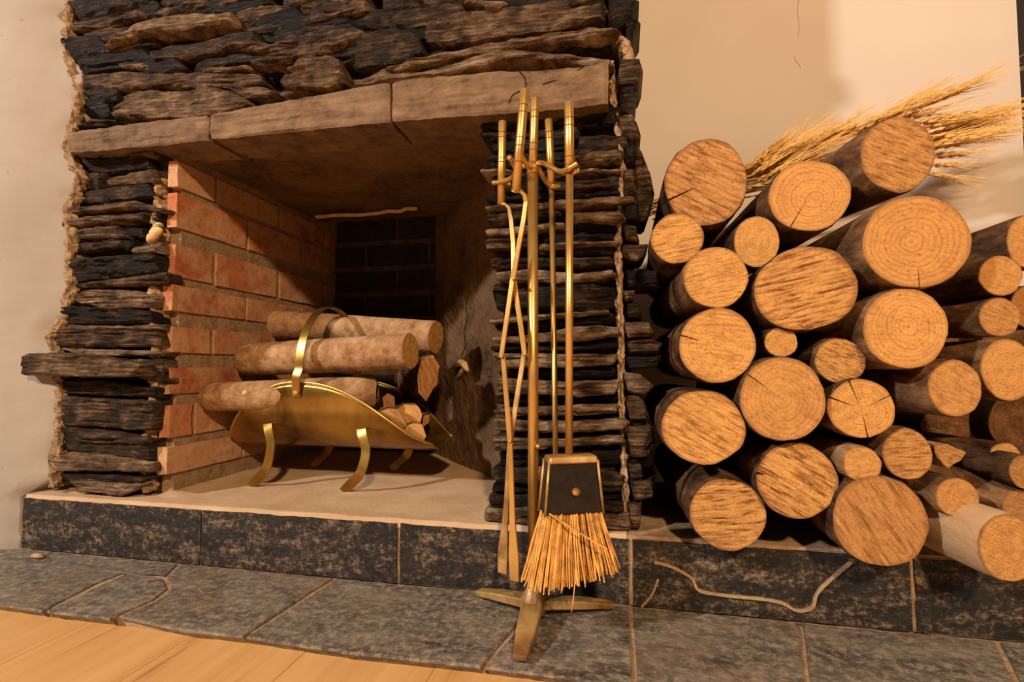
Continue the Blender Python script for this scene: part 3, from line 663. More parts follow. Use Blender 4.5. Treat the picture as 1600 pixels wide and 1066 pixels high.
# ================================================================== LOGS
LOGS = {}
def log(P0, P1, U, Vv, r0, r1, label, group, name='firewood_log', saw=.5, sawang=0.0, tone=.2, bark=.5, cracks=(), lump=.05, dome0=0, dome1=.0, sd=0, knots=(), barkthick=.03, nseg=44, tip=None, cat='log', pith=(0, 0)):
    """round log from face P0 to far end P1; r0=(ru,rv) radii of the near face; r1 scale at far end"""
    P0 = Vector(P0); P1 = Vector(P1); U = Vector(U); Vv = Vector(Vv); A = P1-P0; Ln = A.length
    base = Vector(((P0.x+P1.x)/2, (P0.y+P1.y)/2, min(P0.z, P1.z)-r0[1])); t = thing(name, base, label, cat, group)
    ang = [2*math.pi*i/nseg for i in range(nseg)]
    for c in cracks:
        ang = [a for a in ang if abs((a-c[0]+math.pi) % (2*math.pi)-math.pi) > .09]+[c[0]-c[2], c[0], c[0]+c[2]]
    ang = sorted(a % (2*math.pi) for a in ang); n = len(ang)
    prof = [1+lump*nz(math.cos(a)*1.3+sd*5.1, math.sin(a)*1.3, sd)+.018*nz(math.cos(a)*5, math.sin(a)*5, sd+20) for a in ang]
    def P(a, k, s, f): return P0+A*s+(U*(math.cos(a)*r0[0])+Vv*(math.sin(a)*r0[1]))*(prof[k]*f)
    V = []; Fc = []
    ss = [0, .004/Ln, .012/Ln, .03/Ln]+[i/12 for i in range(1, 12) if .04/Ln < i/12 < 1-.01/Ln]+[1-.004/Ln, 1]
    if dome0: ss = [0, .25*dome0/Ln, .6*dome0/Ln, dome0/Ln]+ss[4:]
    for si, s in enumerate(ss):
        for k, a in enumerate(ang):
            f = 1+(r1-1)*s
            if not dome0: f *= 1.0 if si == 0 else (1+barkthick*.7 if si == 1 else 1+barkthick)
            else: f *= (.55, .84, .95, 1)[si] if si < 4 else 1
            if dome1 and si >= len(ss)-2: f *= .9 if si == len(ss)-2 else .6
            f *= 1+(.022*nz(a*3.1, s*Ln*30, sd)+.016*nz(a*9, s*Ln*90, sd+3))*(0 if si == 0 and not dome0 else 1)
            V.append(P(a, k, s, f))
    for i in range(len(ss)-1):
        for k in range(n):
            a, b = i*n+k, i*n+(k+1) % n; Fc.append((a, a+n, b+n, b))
    if dome1: Fc.append(tuple(range(len(V)-n, len(V))))
    if dome0: Fc.append(tuple(range(n-1, -1, -1)))
    mesh('bark', V, Fc, M['bark'], t, P0, smooth=True, tint=float(bark))
    An = A.normalized()
    def cut(end):
        rings = [1.0, .985, .9, .75, .58, .4, .22]; V = []; Fc = []; uv = []
        s = 0 if end == 0 else 1; sg = 1 if end == 0 else -1
        for ri, q in enumerate(rings):
            for k, a in enumerate(ang):
                p = P(a, k, s, (1+(r1-1)*s)*q); dz = 0
                if ri == 1: dz = -.0012
                dz += .0012*nz(q*math.cos(a)*4, q*math.sin(a)*4, sd+9)-(.0012 if ri > 1 else 0)
                for c in cracks:
                    if abs(a-c[0] % (2*math.pi)) < 1e-6 and q >= c[1]: dz += .012
                V.append(p+An*(sg*dz)); uv.append((q*math.cos(a)*prof[k]-pith[0]*(1-q), q*math.sin(a)*prof[k]-pith[1]*(1-q)))
        V.append(P0+A*s-An*.0012*sg); uv.append((-pith[0], -pith[1]))
        for i in range(len(rings)-1):
            for k in range(n):
                a, b = i*n+k, i*n+(k+1) % n; Fc.append((a, b, b+n, a+n) if end == 0 else (a, a+n, b+n, b))
        o0 = (len(rings)-1)*n
        for k in range(n): Fc.append((o0+k, o0+(k+1) % n, len(V)-1))
        mesh('cut_end', V, Fc, M['cut'], t, P0+A*s, uv=uv, saw=float(saw), sawang=float(sawang), tone=float(tone))
    if not dome0: cut(0)
    if not dome1: cut(1)
    for (s, a, r) in knots:
        k = min(range(n), key=lambda q: abs(ang[q]-a % (2*math.pi))); c = P(ang[k], k, s, .93); o = (P(ang[k], k, s, 1.0)-(P0+A*s)).normalized()
        mesh('knot', *tubeVF([c, c+o*r*.5, c+o*r*.95, c+o*r*1.1], [r*1.25, r, r*.8, r*.35], 9), M['chip'], t, c, smooth=True)
    return t
GP = 'stacked firewood logs'
X_, Z_ = (1, 0, 0), (0, 0, 1)
pi = math.pi
# px centre, px radii, face depth, length, axis drift (x,z per m), saw, saw angle, tone, bark, cracks(angle, from radius, half width), label
PILE = [
 (1103,286,65,67,.86,.46,(-.02,-.03),.9,.45,.62,.35,[(3.5,.35,.03)],.06,(0,0),'large brown sawn log with a curved crack, topmost beside the slate corner'),
 (1058,373,41,39,.80,.46,(.02,0),.75,-.15,.05,.30,[],.06,(0,0),'small pale yellow log under the brown log at the slate corner'),
 (1264,306,65,56,.83,.46,(-.10,-.04),.12,.2,.22,.34,[(4.2,.10,.022)],.05,(.15,-.15),'ringed log with one dark radial crack, below the wheat'),
 (1182,378,36,40,.84,.44,(-.05,0),.10,.1,.18,.40,[],.04,(0,0),'small ringed log between two larger logs under the cracked ringed log'),
 (1402,241,58,59,.84,.44,(-.30,-.02),.85,.42,.52,.42,[],.05,(0,0),'highest log of the pile, with rough grey bark and wheat behind it'),
 (1430,378,86,72,.79,.48,(-.08,0),.10,.2,.36,.46,[(4.75,.72,.012)],.05,(-.1,.0),'biggest log, broad ringed orange face below the highest log'),
 (1118,434,51,48,.79,.46,(-.06,0),.55,-.2,.0,.40,[],.05,(0,0),'pale speckled log with mottled bark under the small yellow log'),
 (1256,452,80,66,.79,.46,(0,0),1.0,-.28,.26,.34,[],.09,(0,0),'wide log with coarse slanting saw marks and ragged lower edge'),
 (1414,514,67,63,.79,.46,(-.12,0),.18,.3,.12,.50,[],.05,(.1,.1),'round pale log with worm-eaten rings under the biggest log'),
 (1120,540,60,58,.79,.46,(-.04,0),.45,.15,.04,.38,[(2.85,.45,.02)],.05,(0,0),'pale yellow log with a short crack at its edge, against the slate'),
 (1220,535,26,23,.80,.40,(-.10,0),.2,.2,.12,.40,[],.06,(0,0),'smallest round branch end under the wide saw-marked log'),
 (1312,564,40,35,.81,.42,(-.16,.02),.9,.38,.20,.48,[],.06,(0,0),'small oval log with slanting saw grooves under the worm-eaten log'),
 (1222,624,67,65,.78,.46,(0,0),.28,.6,.34,.36,[(2.5,.42,.016)],.04,(0,0),'big dusty log with a straight crack in the middle of the pile'),
 (1345,639,53,46,.79,.44,(0,0),.15,1.3,.06,.42,[(1.9,.05,.035),(4.9,.15,.035),(2.75,.30,.03),(.5,.30,.025)],.05,(0,0),'yellow log split by several star-shaped cracks'),
 (1098,668,65,58,.78,.46,(-.02,0),.75,.5,.04,.36,[],.06,(0,0),'large pale yellow log with slanting saw lines against the slate foot'),
 (1491,607,42,44,.80,.44,(-.25,.0),.5,.5,.34,.52,[],.04,(0,0),'brown-faced log with a pale bark flank beside the ringed log'),
 (1573,578,42,48,.82,.44,(-.22,0),.05,.2,.30,.50,[],.04,(0,0),'round log with clear rings and a dark heart at the far side'),
 (1561,496,32,30,.83,.42,(-.30,.02),.6,.5,.44,.40,[],.07,(0,0),'small rough brown log with mottled bark above the clear-ringed log'),
 (1562,431,34,31,.83,.42,(-.22,0),.3,.4,.22,.36,[],.05,(0,0),'small yellow log with a dark heart right beside the biggest log'),
 (1606,378,34,42,.88,.44,(-.25,-.05),.2,.3,.34,.44,[],.05,(0,0),'log with dark scaly bark above the small dark-hearted log'),
 (1136,804,60,56,None,.46,(-.06,0),.95,-.12,.22,.36,[],.06,(.3,0),'bottom log with bowed dark saw grooves resting on the ledge by the slate'),
 (1245,751,63,60,.80,.46,(-.05,0),.95,.5,.12,.30,[(3.0,.78,.05)],.05,(0,0),'large pale log with even slanting saw lines and a loose dark bark rim'),
 (1374,814,75,71,None,.46,(0,0),.7,.95,.62,.32,[],.04,(0,0),'large dull brown log with steep saw marks, lowest in the pile'),
 (1346,725,30,28,.79,.30,(-.20,.05),.3,.2,.03,.55,[],.14,(0,0),'small pale broken branch with a pointed flank wedged above the dull brown log'),
 (1417,710,39,40,.80,.44,(-.12,0),.75,-.1,.40,.46,[],.06,(0,0),'small brown log with level dark cracks below the star-cracked log'),
 (1495,778,34,31,.80,.42,(-.22,.0),.25,.5,.38,.50,[],.05,(0,0),'small orange-brown log with a pale bark flank above the peeled log'),
 (1574,857,46,53,None,.40,(-.42,.10),.25,.4,.30,.86,[],.06,(0,0),'thick peeled pale log with a split flank lying on the ledge'),
 (1570,712,24,20,.86,.40,(-.45,.02),.2,.3,.16,.34,[],.10,(0,0),'thin dark-barked log with a small yellow cut face'),
 (1602,738,26,27,.82,.30,(-.1,0),.4,.3,.80,.34,[],.06,(0,0),'small dark grey-brown cut log end in front of the thin dark-barked log'),
 (1602,792,38,28,.83,.40,(-.55,.18),.4,.3,.80,.46,[],.06,(0,0),'log with a long brown bark flank and dark cut face above the peeled log'),
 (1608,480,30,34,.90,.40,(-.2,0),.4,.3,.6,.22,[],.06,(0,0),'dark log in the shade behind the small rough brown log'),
 (1500,668,62,34,1.02,.36,(-.1,0),.4,.3,1.9,.02,[],.05,(0,0),'added log coloured near-black as shade, set back in the gap below the pale-flanked brown log'),  # this and the next three: gap-filling logs, shade painted into their colour
 (1600,662,56,52,.98,.36,(-.1,0),.4,.3,1.9,.02,[],.05,(0,0),'added log coloured near-black as shade, set back below the clear-ringed log'),
 (1490,548,38,36,1.0,.36,(-.1,0),.4,.3,1.9,.02,[],.05,(0,0),'added log coloured near-black as shade, set back between the worm-eaten log and the mottled log'),
 (1590,535,56,30,1.06,.30,(-.1,0),.4,.3,1.9,.02,[],.05,(0,0),'added log coloured near-black as shade, set back between the mottled log and the clear-ringed log')]
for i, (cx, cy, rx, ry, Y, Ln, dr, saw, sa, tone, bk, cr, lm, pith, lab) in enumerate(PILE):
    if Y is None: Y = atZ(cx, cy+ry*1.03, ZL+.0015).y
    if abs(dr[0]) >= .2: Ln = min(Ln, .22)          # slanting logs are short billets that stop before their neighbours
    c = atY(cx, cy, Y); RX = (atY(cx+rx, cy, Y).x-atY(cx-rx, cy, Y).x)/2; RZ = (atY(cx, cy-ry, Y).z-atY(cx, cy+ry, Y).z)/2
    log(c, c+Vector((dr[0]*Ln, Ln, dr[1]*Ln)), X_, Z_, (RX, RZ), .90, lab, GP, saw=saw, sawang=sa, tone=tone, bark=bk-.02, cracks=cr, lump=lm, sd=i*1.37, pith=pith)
# split sliver of wood in the pile
def chunk(px, Y, dep, label, group, saw, sa, tone, bk, sd, name='split_firewood', dr=(0, 0)):
    P = [atY(x, y, Y) for x, y in px]; c = sum(P, Vector())/len(P); n = len(P)
    t = thing(name, (c.x, Y+dep/2, min(p.z for p in P)), label, 'firewood', group)
    Q = []
    for a, b in zip(P, P[1:]+P[:1]):
        for k in range(4):
            p = a+(b-a)*(k/4); Q.append(p+Vector((nz(p.x*90, p.z*90, sd), 0, nz(p.x*90, p.z*90, sd+5)))*.002)
    n = len(Q); V = []; Fc = []
    for s in range(7):
        for p in Q:
            q = c+(p-c)*(1+.05*nz(s*.9, p.x*30, sd)); V.append(q+Vector((dr[0]*dep*s/6, dep*s/6, dr[1]*dep*s/6)))
    for s in range(6):
        for k in range(n): a, b = s*n+k, s*n+(k+1) % n; Fc.append((a, b, b+n, a+n))
    Fc.append(tuple(range(len(V)-n, len(V))))
    mesh('split_side', V, Fc, M['bark'], t, c, tint=float(bk))
    sc = max((p-c).length for p in Q); V2 = list(V[:n]); uv = [((p.x-c.x)/sc, (p.z-c.z)/sc) for p in V2]
    for k in range(n): q = c+(Vector(V2[k])-c)*.55+Vector((0, .003*nz(k, sd), 0)); V2.append(q); uv.append(((q.x-c.x)/sc, (q.z-c.z)/sc))
    V2.append(c-Vector((0, .002, 0))); uv.append((0, 0)); F2 = []
    for k in range(n): k1 = (k+1) % n; F2 += [(k, k1, n+k1, n+k), (n+k, n+k1, 2*n)]
    mesh('cut_end', V2, F2, M['cut'], t, c, uv=uv, saw=saw, sawang=sa, tone=tone)
    return t
chunk([(1459,698),(1480,694),(1510,707),(1500,720),(1482,732),(1464,715)], .81, .30, 'thin jagged splinter of split wood between the two small brown logs', GP, .8, .5, .45, .5, 3, dr=(-.2, 0))
for p, y, dp, lab in (([(1180,600),(1300,598),(1302,650),(1190,655)], .0, 0, ''),)*0: pass

# ================================================================== BASKET AND ITS LOGS
bx = -.655; BY = 1.135; BR = .125; BZ = .190
bk = thing('log_basket', (bx, BY, ZL), 'tarnished brass log basket with a hoop handle and curved strap legs', 'log basket')
V = []; Fc = []; NU, NV = 56, 44; L0, L1 = -.918, -.405
def rimang(u, front):          # how far the sheet climbs, by place along the basket
    c = (u-.42)/.58 if u > .42 else (.42-u)/.42
    return math.radians(104)*(1-.72*abs(c)**2.2)
def sheet(u, v, off=0.0):
    a = rimang(u, 1)*v; r = BR+off+.02*max(0, abs(u-.5)*2-.75)**2*4
    x = L0+(L1-L0)*u
    return Vector((x, BY+r*math.sin(a), BZ+BR-r*math.cos(a)+.010*(max(0, abs(u-.5)*2-.8)/.2)**2))
for off in (0, .0022):
    for i in range(NU+1):
        for j in range(NV+1): V.append(sheet(i/NU, -1+2*j/NV, off))
K = (NU+1)*(NV+1)
for i in range(NU):
    for j in range(NV):
        a = i*(NV+1)+j; Fc.append((a, a+1, a+NV+2, a+NV+1)); Fc.append((K+a, K+a+NV+1, K+a+NV+2, K+a+1))
bd = [i*(NV+1) for i in range(NU+1)]+[NU*(NV+1)+j for j in range(1, NV+1)]+[i*(NV+1)+NV for i in range(NU-1, -1, -1)]+[j for j in range(NV-1, 0, -1)]
for q in range(len(bd)):
    a, b = bd[q], bd[(q+1) % len(bd)]; Fc.append((a, b, K+b, K+a))
body = mesh('body', V, Fc, M['basket'], bk, (bx, BY, BZ), smooth=True)
rimP = [sheet(i/40, -1, .0011) for i in range(41)]; mesh('rolled_rim', *tubeVF(rimP, .0028, 8), M['brass'], body, rimP[0], smooth=True)
rimP = [sheet(i/40, 1, .0011) for i in range(41)]; mesh('rolled_rim', *tubeVF(rimP, .0028, 8), M['brass'], body, rimP[0], smooth=True)
uh = .43; hf = sheet(uh, -.86, .004); hb = sheet(uh, .86, .004); HP = [hf]
HP += [Vector((hf.x, hf.y-.004, .355))]
for i in range(25):
    a = pi*i/24; HP.append(Vector((hf.x+.004, BY-math.cos(a)*.128, .375+math.sin(a)*.150)))
HP += [Vector((hb.x, hb.y+.004, .355)), hb]
hd = mesh('handle', *barVF(smoothpath(HP, 3), .019, .0028, X_, True), M['basket'], bk, (hf.x, BY, .52), smooth=True)
for p in (hf, hb):
    s = -1 if p.y < BY else 1
    mesh('rivet', *tubeVF([p+Vector((0, s*.000, .008)), p+Vector((0, s*.006, .008)), p+Vector((0, s*.008, .008))], [.0075, .007, .003], 10), M['oldbrass'], hd, p, smooth=True)
for u in (.255, .70):
    for s in (-1, 1):
        p0 = sheet(u, .62*s, .002)
        top = Vector((p0.x, p0.y, p0.z)); f = Vector((p0.x+.028-(.026 if u < .5 else .024)*2, BY+s*.118, ZL+.002))
        PP = smoothpath([top+Vector((0, -s*.004, .008)), top+Vector((.010, s*.006, -.010)), top+Vector((.022, s*.012, -.045)), Vector((top.x+.014, BY+s*.124, ZL+.045)), Vector((top.x-.014, BY+s*.12, ZL+.016)), Vector((top.x-.028, BY+s*.118, ZL+.002))], 5)
        lg = mesh('leg', *barVF(PP, .021, .003, (1, 0, .25), True), M['basket'], bk, top, smooth=True)
GB = 'logs in the brass basket'
def blog(pa, ya, pb, yb_, ra, rb, label, **kw):
    a = atY(*pa, ya); b = atY(*pb, yb_); A = (b-a).normalized(); U = A.cross(Vector((0, 0, 1))).normalized(); W = U.cross(A).normalized()
    return log(a, b, U, W, (ra, ra), rb/ra, label, GB, **kw)
blog((407, 505), 1.245, (681, 527), 1.185, .0385, .040, 'uppermost smooth tan log in the basket, passing under the hoop', dome0=.022, bark=.70, saw=.3, sd=41, lump=.03, tone=.4, knots=[(.55, 2.6, .007)])
blog((379, 563), 1.09, (641, 549), 1.06, .040, .040, 'barked log with a pale oval end resting across the basket middle', dome0=.026, bark=.60, saw=.2, tone=.12, sd=43, lump=.03)
blog((316, 621), .985, (590, 614), 1.105, .031, .040, 'low log with pale knots sticking out past the basket rim', dome0=.022, dome1=.02, bark=.60, sd=47, lump=.04, knots=[(.27, .35, .007), (.90, .9, .009)])
blog((668, 590), 1.165, (560, 585), 1.30, .043, .042, 'short dark split log end behind the chunks in the basket', bark=.3, saw=.8, tone=.7, sagw=0) if False else None
def block(px, Y, dep, label, **k): chunk(px, Y, dep, label, GB, k.get('saw', .5), k.get('sa', .4), k.get('tone', .2), k.get('bk', .5), k.get('sd', 1), dr=k.get('dr', (-.5, 0)))
block([(660,560),(676,554),(686,572),(682,600),(666,628),(654,614),(652,585)], 1.15, .12, 'dark upright split log end near the cement side of the basket', saw=.8, sa=1.3, tone=.85, bk=.3, sd=11, dr=(-.9, 0))
block([(590,645),(606,638),(622,640),(636,664),(626,686),(606,668)], 1.09, .10, 'grey-brown split wedge beside the sloping brass rim', saw=.7, sa=.6, tone=.7, bk=.5, sd=13)
block([(618,640),(632,632),(652,634),(660,646),(657,660),(640,664),(628,652)], 1.13, .10, 'pale cut chunk topmost among the small pieces', saw=.15, tone=.15, bk=.55, sd=15)
block([(631,668),(645,662),(660,664),(666,682),(656,700),(640,694),(630,682)], 1.09, .12, 'pale cut chunk lowest at the open end of the basket', saw=.15, tone=.08, bk=.5, sd=17)
block([(662,650),(672,648),(669,662),(660,668)], 1.15, .07, 'small reddish stick end beside the pale chunks', saw=.2, tone=.7, bk=.5, sd=19)
block([(598,622),(606,614),(616,620),(617,636),(600,638)], 1.14, .10, 'small dark round stick end behind the split wedge', saw=.2, tone=.85, bk=.3, sd=21)

# ================================================================== COMPANION SET
PX, PY = -.1335, .785
st = thing('fire_tool_stand', (PX, PY, 0), 'brass fireside tool stand with three splayed legs and hooked arms', 'tool stand')
for tip, wd in ((atZ(812, 1031, .006), .031), (atZ(747, 924, .008), .026), (atZ(958, 944, .008), .026)):
    hub = Vector((PX, PY, .024)); tp = Vector((tip.x, tip.y, .007)); q = hub.lerp(tp, .12)
    lg = mesh('leg', *barVF([hub, q, hub.lerp(tp, .6)+Vector((0, 0, .001)), tp], [.014, .014, .012, .008], [wd*1.0, wd*1.05, wd*.9, wd*.62], ZZ), M['oldbrass'], st, hub); bevel(lg, .002, 2)
    mesh('foot', *tubeVF([tp+Vector((0, 0, -.001)).lerp(Vector(), 0)-(tp-hub).normalized()*.012, Vector((tp.x, tp.y, .0002))-(tp-hub)*Vector((1, 1, 0)).length*0-((tp-hub).normalized()*.012)*1.0], .006, 8), M['groove'], lg, tp)
mesh('hub', *tubeVF([(PX, PY, .008), (PX, PY, .032), (PX, PY, .040), (PX, PY, .052)], [.019, .019, .013, .010], 20), M['oldbrass'], st, (PX, PY, .02), smooth=True)
mesh('pole', *tubeVF([(PX, PY, .03), (PX, PY, .690)], .0082, 20), M['brass'], st, (PX, PY, .3), smooth=True)
mesh('knob', *tubeVF([atY(841, 698, PY-.010)+Vector((0, .006, 0)), atY(841, 698, PY-.010), atY(841, 698, PY-.010)-Vector((0, .004, 0))], [.004, .005, .002], 10), M['brass'], st, (PX, PY, .25), smooth=True)
def handle(parent, P0, P1, r, grooves, mat='brass'):
    P0 = Vector(P0); P1 = Vector(P1); d_ = (P1-P0).normalized()
    h = mesh('handle', *tubeVF([P0-d_*.0, P0+d_*.0012, P0.lerp(P1, .5), P1], [r*.86, r, r, r*.97], 18), M['brass'], parent, P0, smooth=False)
    h.data.polygons.foreach_set('use_smooth', [len(p.vertices) == 4 for p in h.data.polygons])
    for gq in grooves:
        c = P0.lerp(P1, gq); mesh('groove_ring', *tubeVF([c-d_*.0007, c+d_*.0007], r*1.012, 18), M['groove'], h, c)
    return h
handle(st, atY(836, 153, PY), (PX, PY, .690), .0066, (.19, .28, .64, .73))
zh = .693
FY, BYk = .738, .828
tF = atY(820, 140, FY); tBk = atY(785, 190, BYk); tS = atY(857, 187, BYk); tB = atY(889, 160, FY)
def onhook(x, y, Y): return atY(x, y, Y)
for ends in ([(836, 258, PY), (812, 262, .775), (800, 278, .800), (785, 284, .815), (771, 286, .826)],
             [(836, 258, PY), (826, 262, .77), (817, 248, .755), (813, 240, .748)],
             [(836, 256, PY), (848, 255, .772), (862, 262, .755), (876, 268, .742), (890, 263, .728), (902, 256, .724)],
             [(838, 256, PY), (846, 272, .797), (853, 284, .812), (864, 291, .822), (876, 290, .816)],
             [(876, 268, .742), (890, 272, .750), (905, 266, .750)], [(785, 284, .815), (792, 291, .836), (797, 287, .84)], [(808, 268, .768), (800, 252, .748), (795, 246, .738)]):
    P = smoothpath([atY(*e) for e in ends], 6); mesh('hook', *tubeVF(P, [.0040]*(len(P)-1)+[.0046], 10), M['brass'], st, P[0], smooth=True)
mesh('collar', *tubeVF([(PX, PY, .684), (PX, PY, .702)], .0098, 18), M['brass'], st, (PX, PY, .69), smooth=True)
# tongs
tg = thing('fire_tongs', (atY(795, 905, .765).x, .765, atY(795, 905, .765).z), 'brass lazy tongs with crossing flat arms and paddle ends', 'tongs')
handle(tg, tF, atY(806, 299, FY+.002), .0070, (.16, .23, .48, .56, .72))
handle(tg, tBk, atY(783, 320, BYk), .0069, (.14, .20, .45, .50))
def bar(parent, name, pts, wd, th, side, mat='brass', bv=.0006):
    P = [atY(*p) for p in pts]; o = mesh(name, *barVF(P, wd, th, side), M[mat], parent, P[0]); bevel(o, bv, 1); return o
sd_ = (.95, -.3, 0)
bar(tg, 'arm', [(804,298,.742),(814,299,.744),(820,305,.745),(822,316,.746),(818,345,.75),(801,436,.764),(783,559,.770)], [.0035, .0040, .0060, .0075, .0080, .0080, .0075], [.007, .007, .006, .0034, .0034, .0034, .0034], sd_)
bar(tg, 'arm', [(781,319,.828),(790,320,.824),(796,326,.818),(799,345,.806),(802,380,.790),(803,436,.770),(820,556,.768)], [.0035, .0040, .0060, .0080, .0080, .0080, .0075], [.007, .007, .006, .0034, .0034, .0034, .0034], sd_)
bar(tg, 'arm', [(786,556,.774),(797,690,.768),(800,780,.764),(801,820,.762),(803,870,.760),(804,908,.760)], [.0075, .0085, .0085, .010, .017, .015], .0034, sd_)
bar(tg, 'arm', [(819,552,.772),(797,690,.773),(792,780,.772),(789,820,.772),(786,860,.772),(785,896,.772)], [.0075, .0085, .0085, .010, .017, .015], .0034, sd_, 'oldbrass')
for x, y, Y in ((802,436,.757), (784,558,.763), (820,554,.761), (797,690,.760)):
    p = atY(x, y, Y); mesh('pivot', *tubeVF([p+Vector((0, .012, 0)), p, p-Vector((0, .002, 0))], [.0026, .0028, .0014], 10), M['brass'], tg, p, smooth=True)
# shovel, hanging on the back hook
sv = thing('fire_shovel', (tS.x, BYk, .10), 'brass hearth shovel with a grooved handle hanging behind the brush', 'shovel')
handle(sv, tS, atY(862, 292, BYk), .0066, (.20, .29, .75))
mesh('shaft', *tubeVF([atY(862, 292, BYk), atY(868, 706, BYk), atY(869, 730, BYk)], .0046, 14), M['brass'], sv, atY(862, 292, BYk), smooth=True)
a = atY(869, 728, BYk); PV = []
for i in range(9):
    v = i/8
    for j in range(9):
        u = j/8*2-1; PV.append((a.x+u*(.026+.010*v), a.y+.004-.016*abs(u)**4-.002*v, a.z-.125*v))
PF = [(i*9+j, i*9+j+1, (i+1)*9+j+1, (i+1)*9+j) for i in range(8) for j in range(8)]
pan = mesh('pan', PV, PF, M['oldbrass'], sv, a); sm = pan.modifiers.new('thickness', 'SOLIDIFY'); sm.thickness = .0016
# brush
br = thing('hearth_brush', (tB.x, FY, .06), 'hearth brush with dark tapered head and splayed straw bristles', 'brush')
handle(br, tB, atY(890, 268, FY), .0070, (.24, .35, .80, .92))
mesh('shaft', *tubeVF([atY(890, 268, FY), atY(889, 716, FY)], .0055, 14), M['brass'], br, atY(890, 268, FY), smooth=True)
c0 = atY(890, 712, FY); zt = c0.z; zb = atY(893, 800, FY).z; ry = math.radians(24)
def hp(u, d_, z): return Vector((c0.x+.0015+u*math.cos(ry)-d_*math.sin(ry), FY+u*math.sin(ry)+d_*math.cos(ry), z))
def trap(w0, w1, d0, d1, z0, z1, off=0):
    V = []
    for z, w_, d_ in ((z0, w0, d0), (z1, w1, d1)): V += [hp(-w_, -d_, z), hp(w_, -d_, z), hp(w_, d_, z), hp(-w_, d_, z)]
    return V, [(0, 3, 2, 1), (4, 5, 6, 7), (0, 1, 5, 4), (1, 2, 6, 5), (2, 3, 7, 6), (3, 0, 4, 7)]
hd = mesh('head', *trap(.0420, .0345, .016, .013, zb, zt-.004), M['dark'], br, c0); bevel(hd, .003, 2)
cp = mesh('cap', *trap(.0365, .0350, .0165, .014, zt-.009, zt+.001), M['oldbrass'], hd, c0); bevel(cp, .003, 3)
for s in (-1, 1):
    for q in (-1, 1):
        mesh('edge_binding', *tubeVF([hp(s*.0425, q*.0162, zb), hp(s*.0355, q*.0135, zt-.005)], .0020, 8), M['oldbrass'], hd, hp(s*.04, q*.015, zb), smooth=True)
kc = hp(.003, -.016, zt*.40+zb*.60)
mesh('stud', *tubeVF([kc, kc+Vector((-.001, -.007, .001)), kc+Vector((-.0015, -.010, .001))], [.0062, .0055, .003], 8), M['brass'], hd, kc)
V = []; Fc = []
zend = atY(890, 905, FY).z
for k in range(430):
    u = random.uniform(-1, 1); d_ = random.uniform(-1, 1); a = hp(u*.0405, d_*.0145, zb+.004)
    sp = .0655*u+random.gauss(0, .003); zl = zend+.016*max(0, u+.1)+random.gauss(0, .003); b = hp(sp, d_*.024+random.gauss(0, .003)-.003, zl)
    m_ = a.lerp(b, .5)+Vector((random.gauss(0, .0012), random.gauss(0, .0012), 0))
    v, f = tubeVF([a, m_, b], random.uniform(.0009, .0015), 4, True); V, Fc = join((V, Fc), (v, f)) if V else (v, f)
mesh('bristles', V, Fc, M['bristle'], br, c0, kind='stuff')
for pts, r in (([(858,803),(900,830),(949,859)], .0013), ([(899,905),(896,935),(893,956)], .0009), ([(826,898),(822,910),(819,916)], .0010)):
    P = [atY(x, y, FY-.030) for x, y in pts]; mesh('stray_straw', *tubeVF(P, r, 6), M['bristle'], br, P[0])

# ================================================================== WHEAT
def kernelVF(c, d, L, r):
    d = Vector(d).normalized(); return tubeVF([c, c+d*L*.25, c+d*L*.6, c+d*L], [r*.35, r, r*.8, r*.1], 5, True)
def earVF(sd):
    random.seed(sd); parts = []; aw = []; n = 13
    for i in range(n):
        for s in (-1, 1):
            for q in ((0, .25, -.25)[i % 3],):
                y = .0062*i+(.003 if s > 0 else 0); dr_ = Vector((s*.38, 1, q)); tap = 1-.45*abs(i/n-.4)
                c = Vector((s*.0016, y, q*.004)); parts.append(kernelVF(c, dr_, .0150*tap, .0043*tap))
                e = c+dr_.normalized()*.011*tap; b = e+Vector((s*random.uniform(.006, .022), random.uniform(.055, .095), random.uniform(-.016, .016)))
                aw.append(tubeVF([e, e.lerp(b, .5)+Vector((s*.001, 0, 0)), b], [.00065, .0005, .0002], 3, False))
    return join(*parts), join(*aw)
EARS = []
for k in range(3):
    e, a = earVF(k+5); em = bpy.data.meshes.new('ear'); em.from_pydata([tuple(v) for v in e[0]], [], e[1]); em.materials.append(M['wheat'])
    am = bpy.data.meshes.new('awns'); am.from_pydata([tuple(v) for v in a[0]], [], a[1]); am.materials.append(M['wheat']); EARS.append((em, am))
random.seed(21)
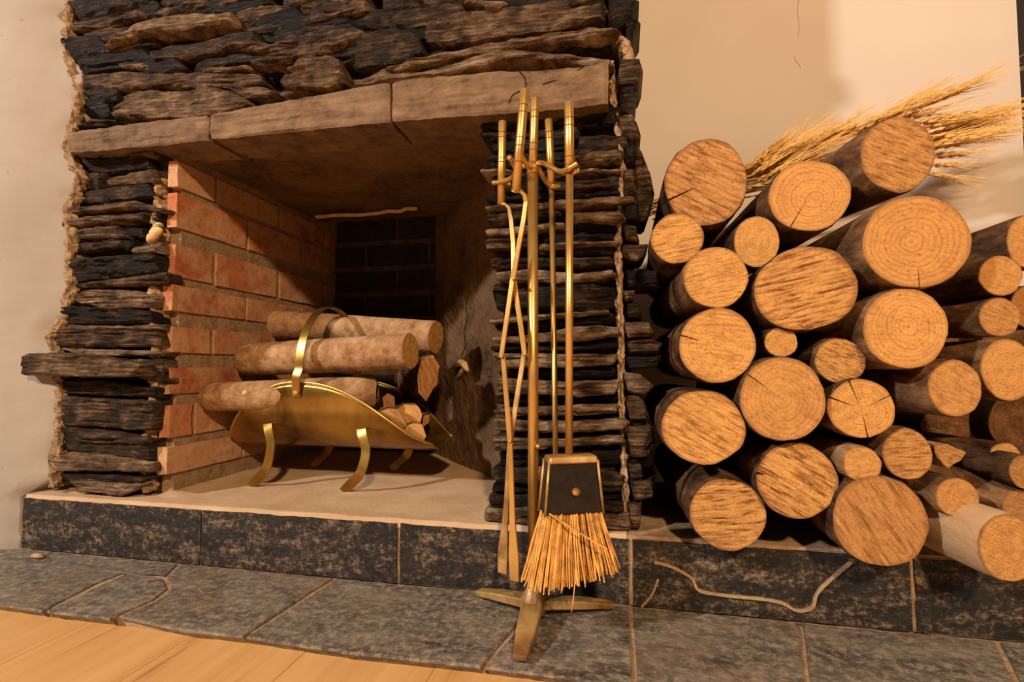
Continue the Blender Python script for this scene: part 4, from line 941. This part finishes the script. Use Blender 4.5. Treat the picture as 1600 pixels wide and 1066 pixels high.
TIPS = [  # base of ear, tip of ear, depth
 (1182,262,1262,212,1.20),(1190,272,1268,222,1.22),(1178,258,1240,218,1.18),(1200,280,1285,232,1.16),(1260,232,1328,190,1.24),(1180,285,1250,252,1.19),(1210,262,1300,215,1.26),(1176,272,1230,240,1.17),
 (1352,200,1448,148,1.24),(1432,166,1518,131,1.27),(1340,205,1420,165,1.22),(1375,192,1465,172,1.26),(1395,190,1440,160,1.22),(1330,212,1395,178,1.26),
 (1500,190,1594,168,1.27),(1440,200,1530,180,1.23),(1450,218,1552,202,1.24),(1448,214,1520,190,1.26),(1446,232,1528,216,1.22),(1440,245,1512,240,1.24),(1440,256,1500,258,1.22),(1436,268,1484,276,1.23),(1445,226,1540,212,1.27),(1470,205,1560,188,1.28)]
TIPS += [(a+random.uniform(-14, 14), b+random.uniform(-8, 8), c+random.uniform(-14, 14), d+random.uniform(-8, 8), Y-.01) for a, b, c, d, Y in TIPS[:6]+TIPS[8:11]+TIPS[15:19]]
GW = 'dried wheat stalks behind the log pile'
for i, (x0, y0, x1, y1, Y) in enumerate(TIPS):
    b = atY(x0, y0, Y); e = atY(x1, y1, Y+random.uniform(-.03, .02)); d_ = (e-b).normalized()
    base = Vector((.075+random.uniform(-.012, .02), 1.20+random.uniform(-.03, .03), atY(1020, 328+random.uniform(-11, 11), 1.20).z))
    t = thing('wheat_stalk', base, ('bearded wheat ear lying above the cracked ringed log' if x0 < 1300 else 'bearded wheat ear rising above the highest log' if x0 < 1433 and y0 < 225 else 'bearded wheat ear fanning out beyond the far flank of the highest log'), 'wheat', GW)
    ln = (b-base).length; P = smoothpath([base, base.lerp(b, .5)+Vector((0, .01, .012+random.uniform(-.008, .008))), b-d_*.01, b+d_*.004], 6)
    mesh('stem', *tubeVF(P, .0019, 5), M['wheat'], t, base, smooth=True)
    em, am = EARS[i % 3]; rot = d_.to_track_quat('Y', 'Z')
    eo = bpy.data.objects.new('ear', em); COL.objects.link(eo); attach(eo, t, b); eo.rotation_euler = rot.to_euler(); sc = (e-b).length/.085; sc = max(.8, min(1.25, sc)); eo.scale = (sc, sc, sc)
    ao = bpy.data.objects.new('awns', am); COL.objects.link(ao); ao.parent = eo
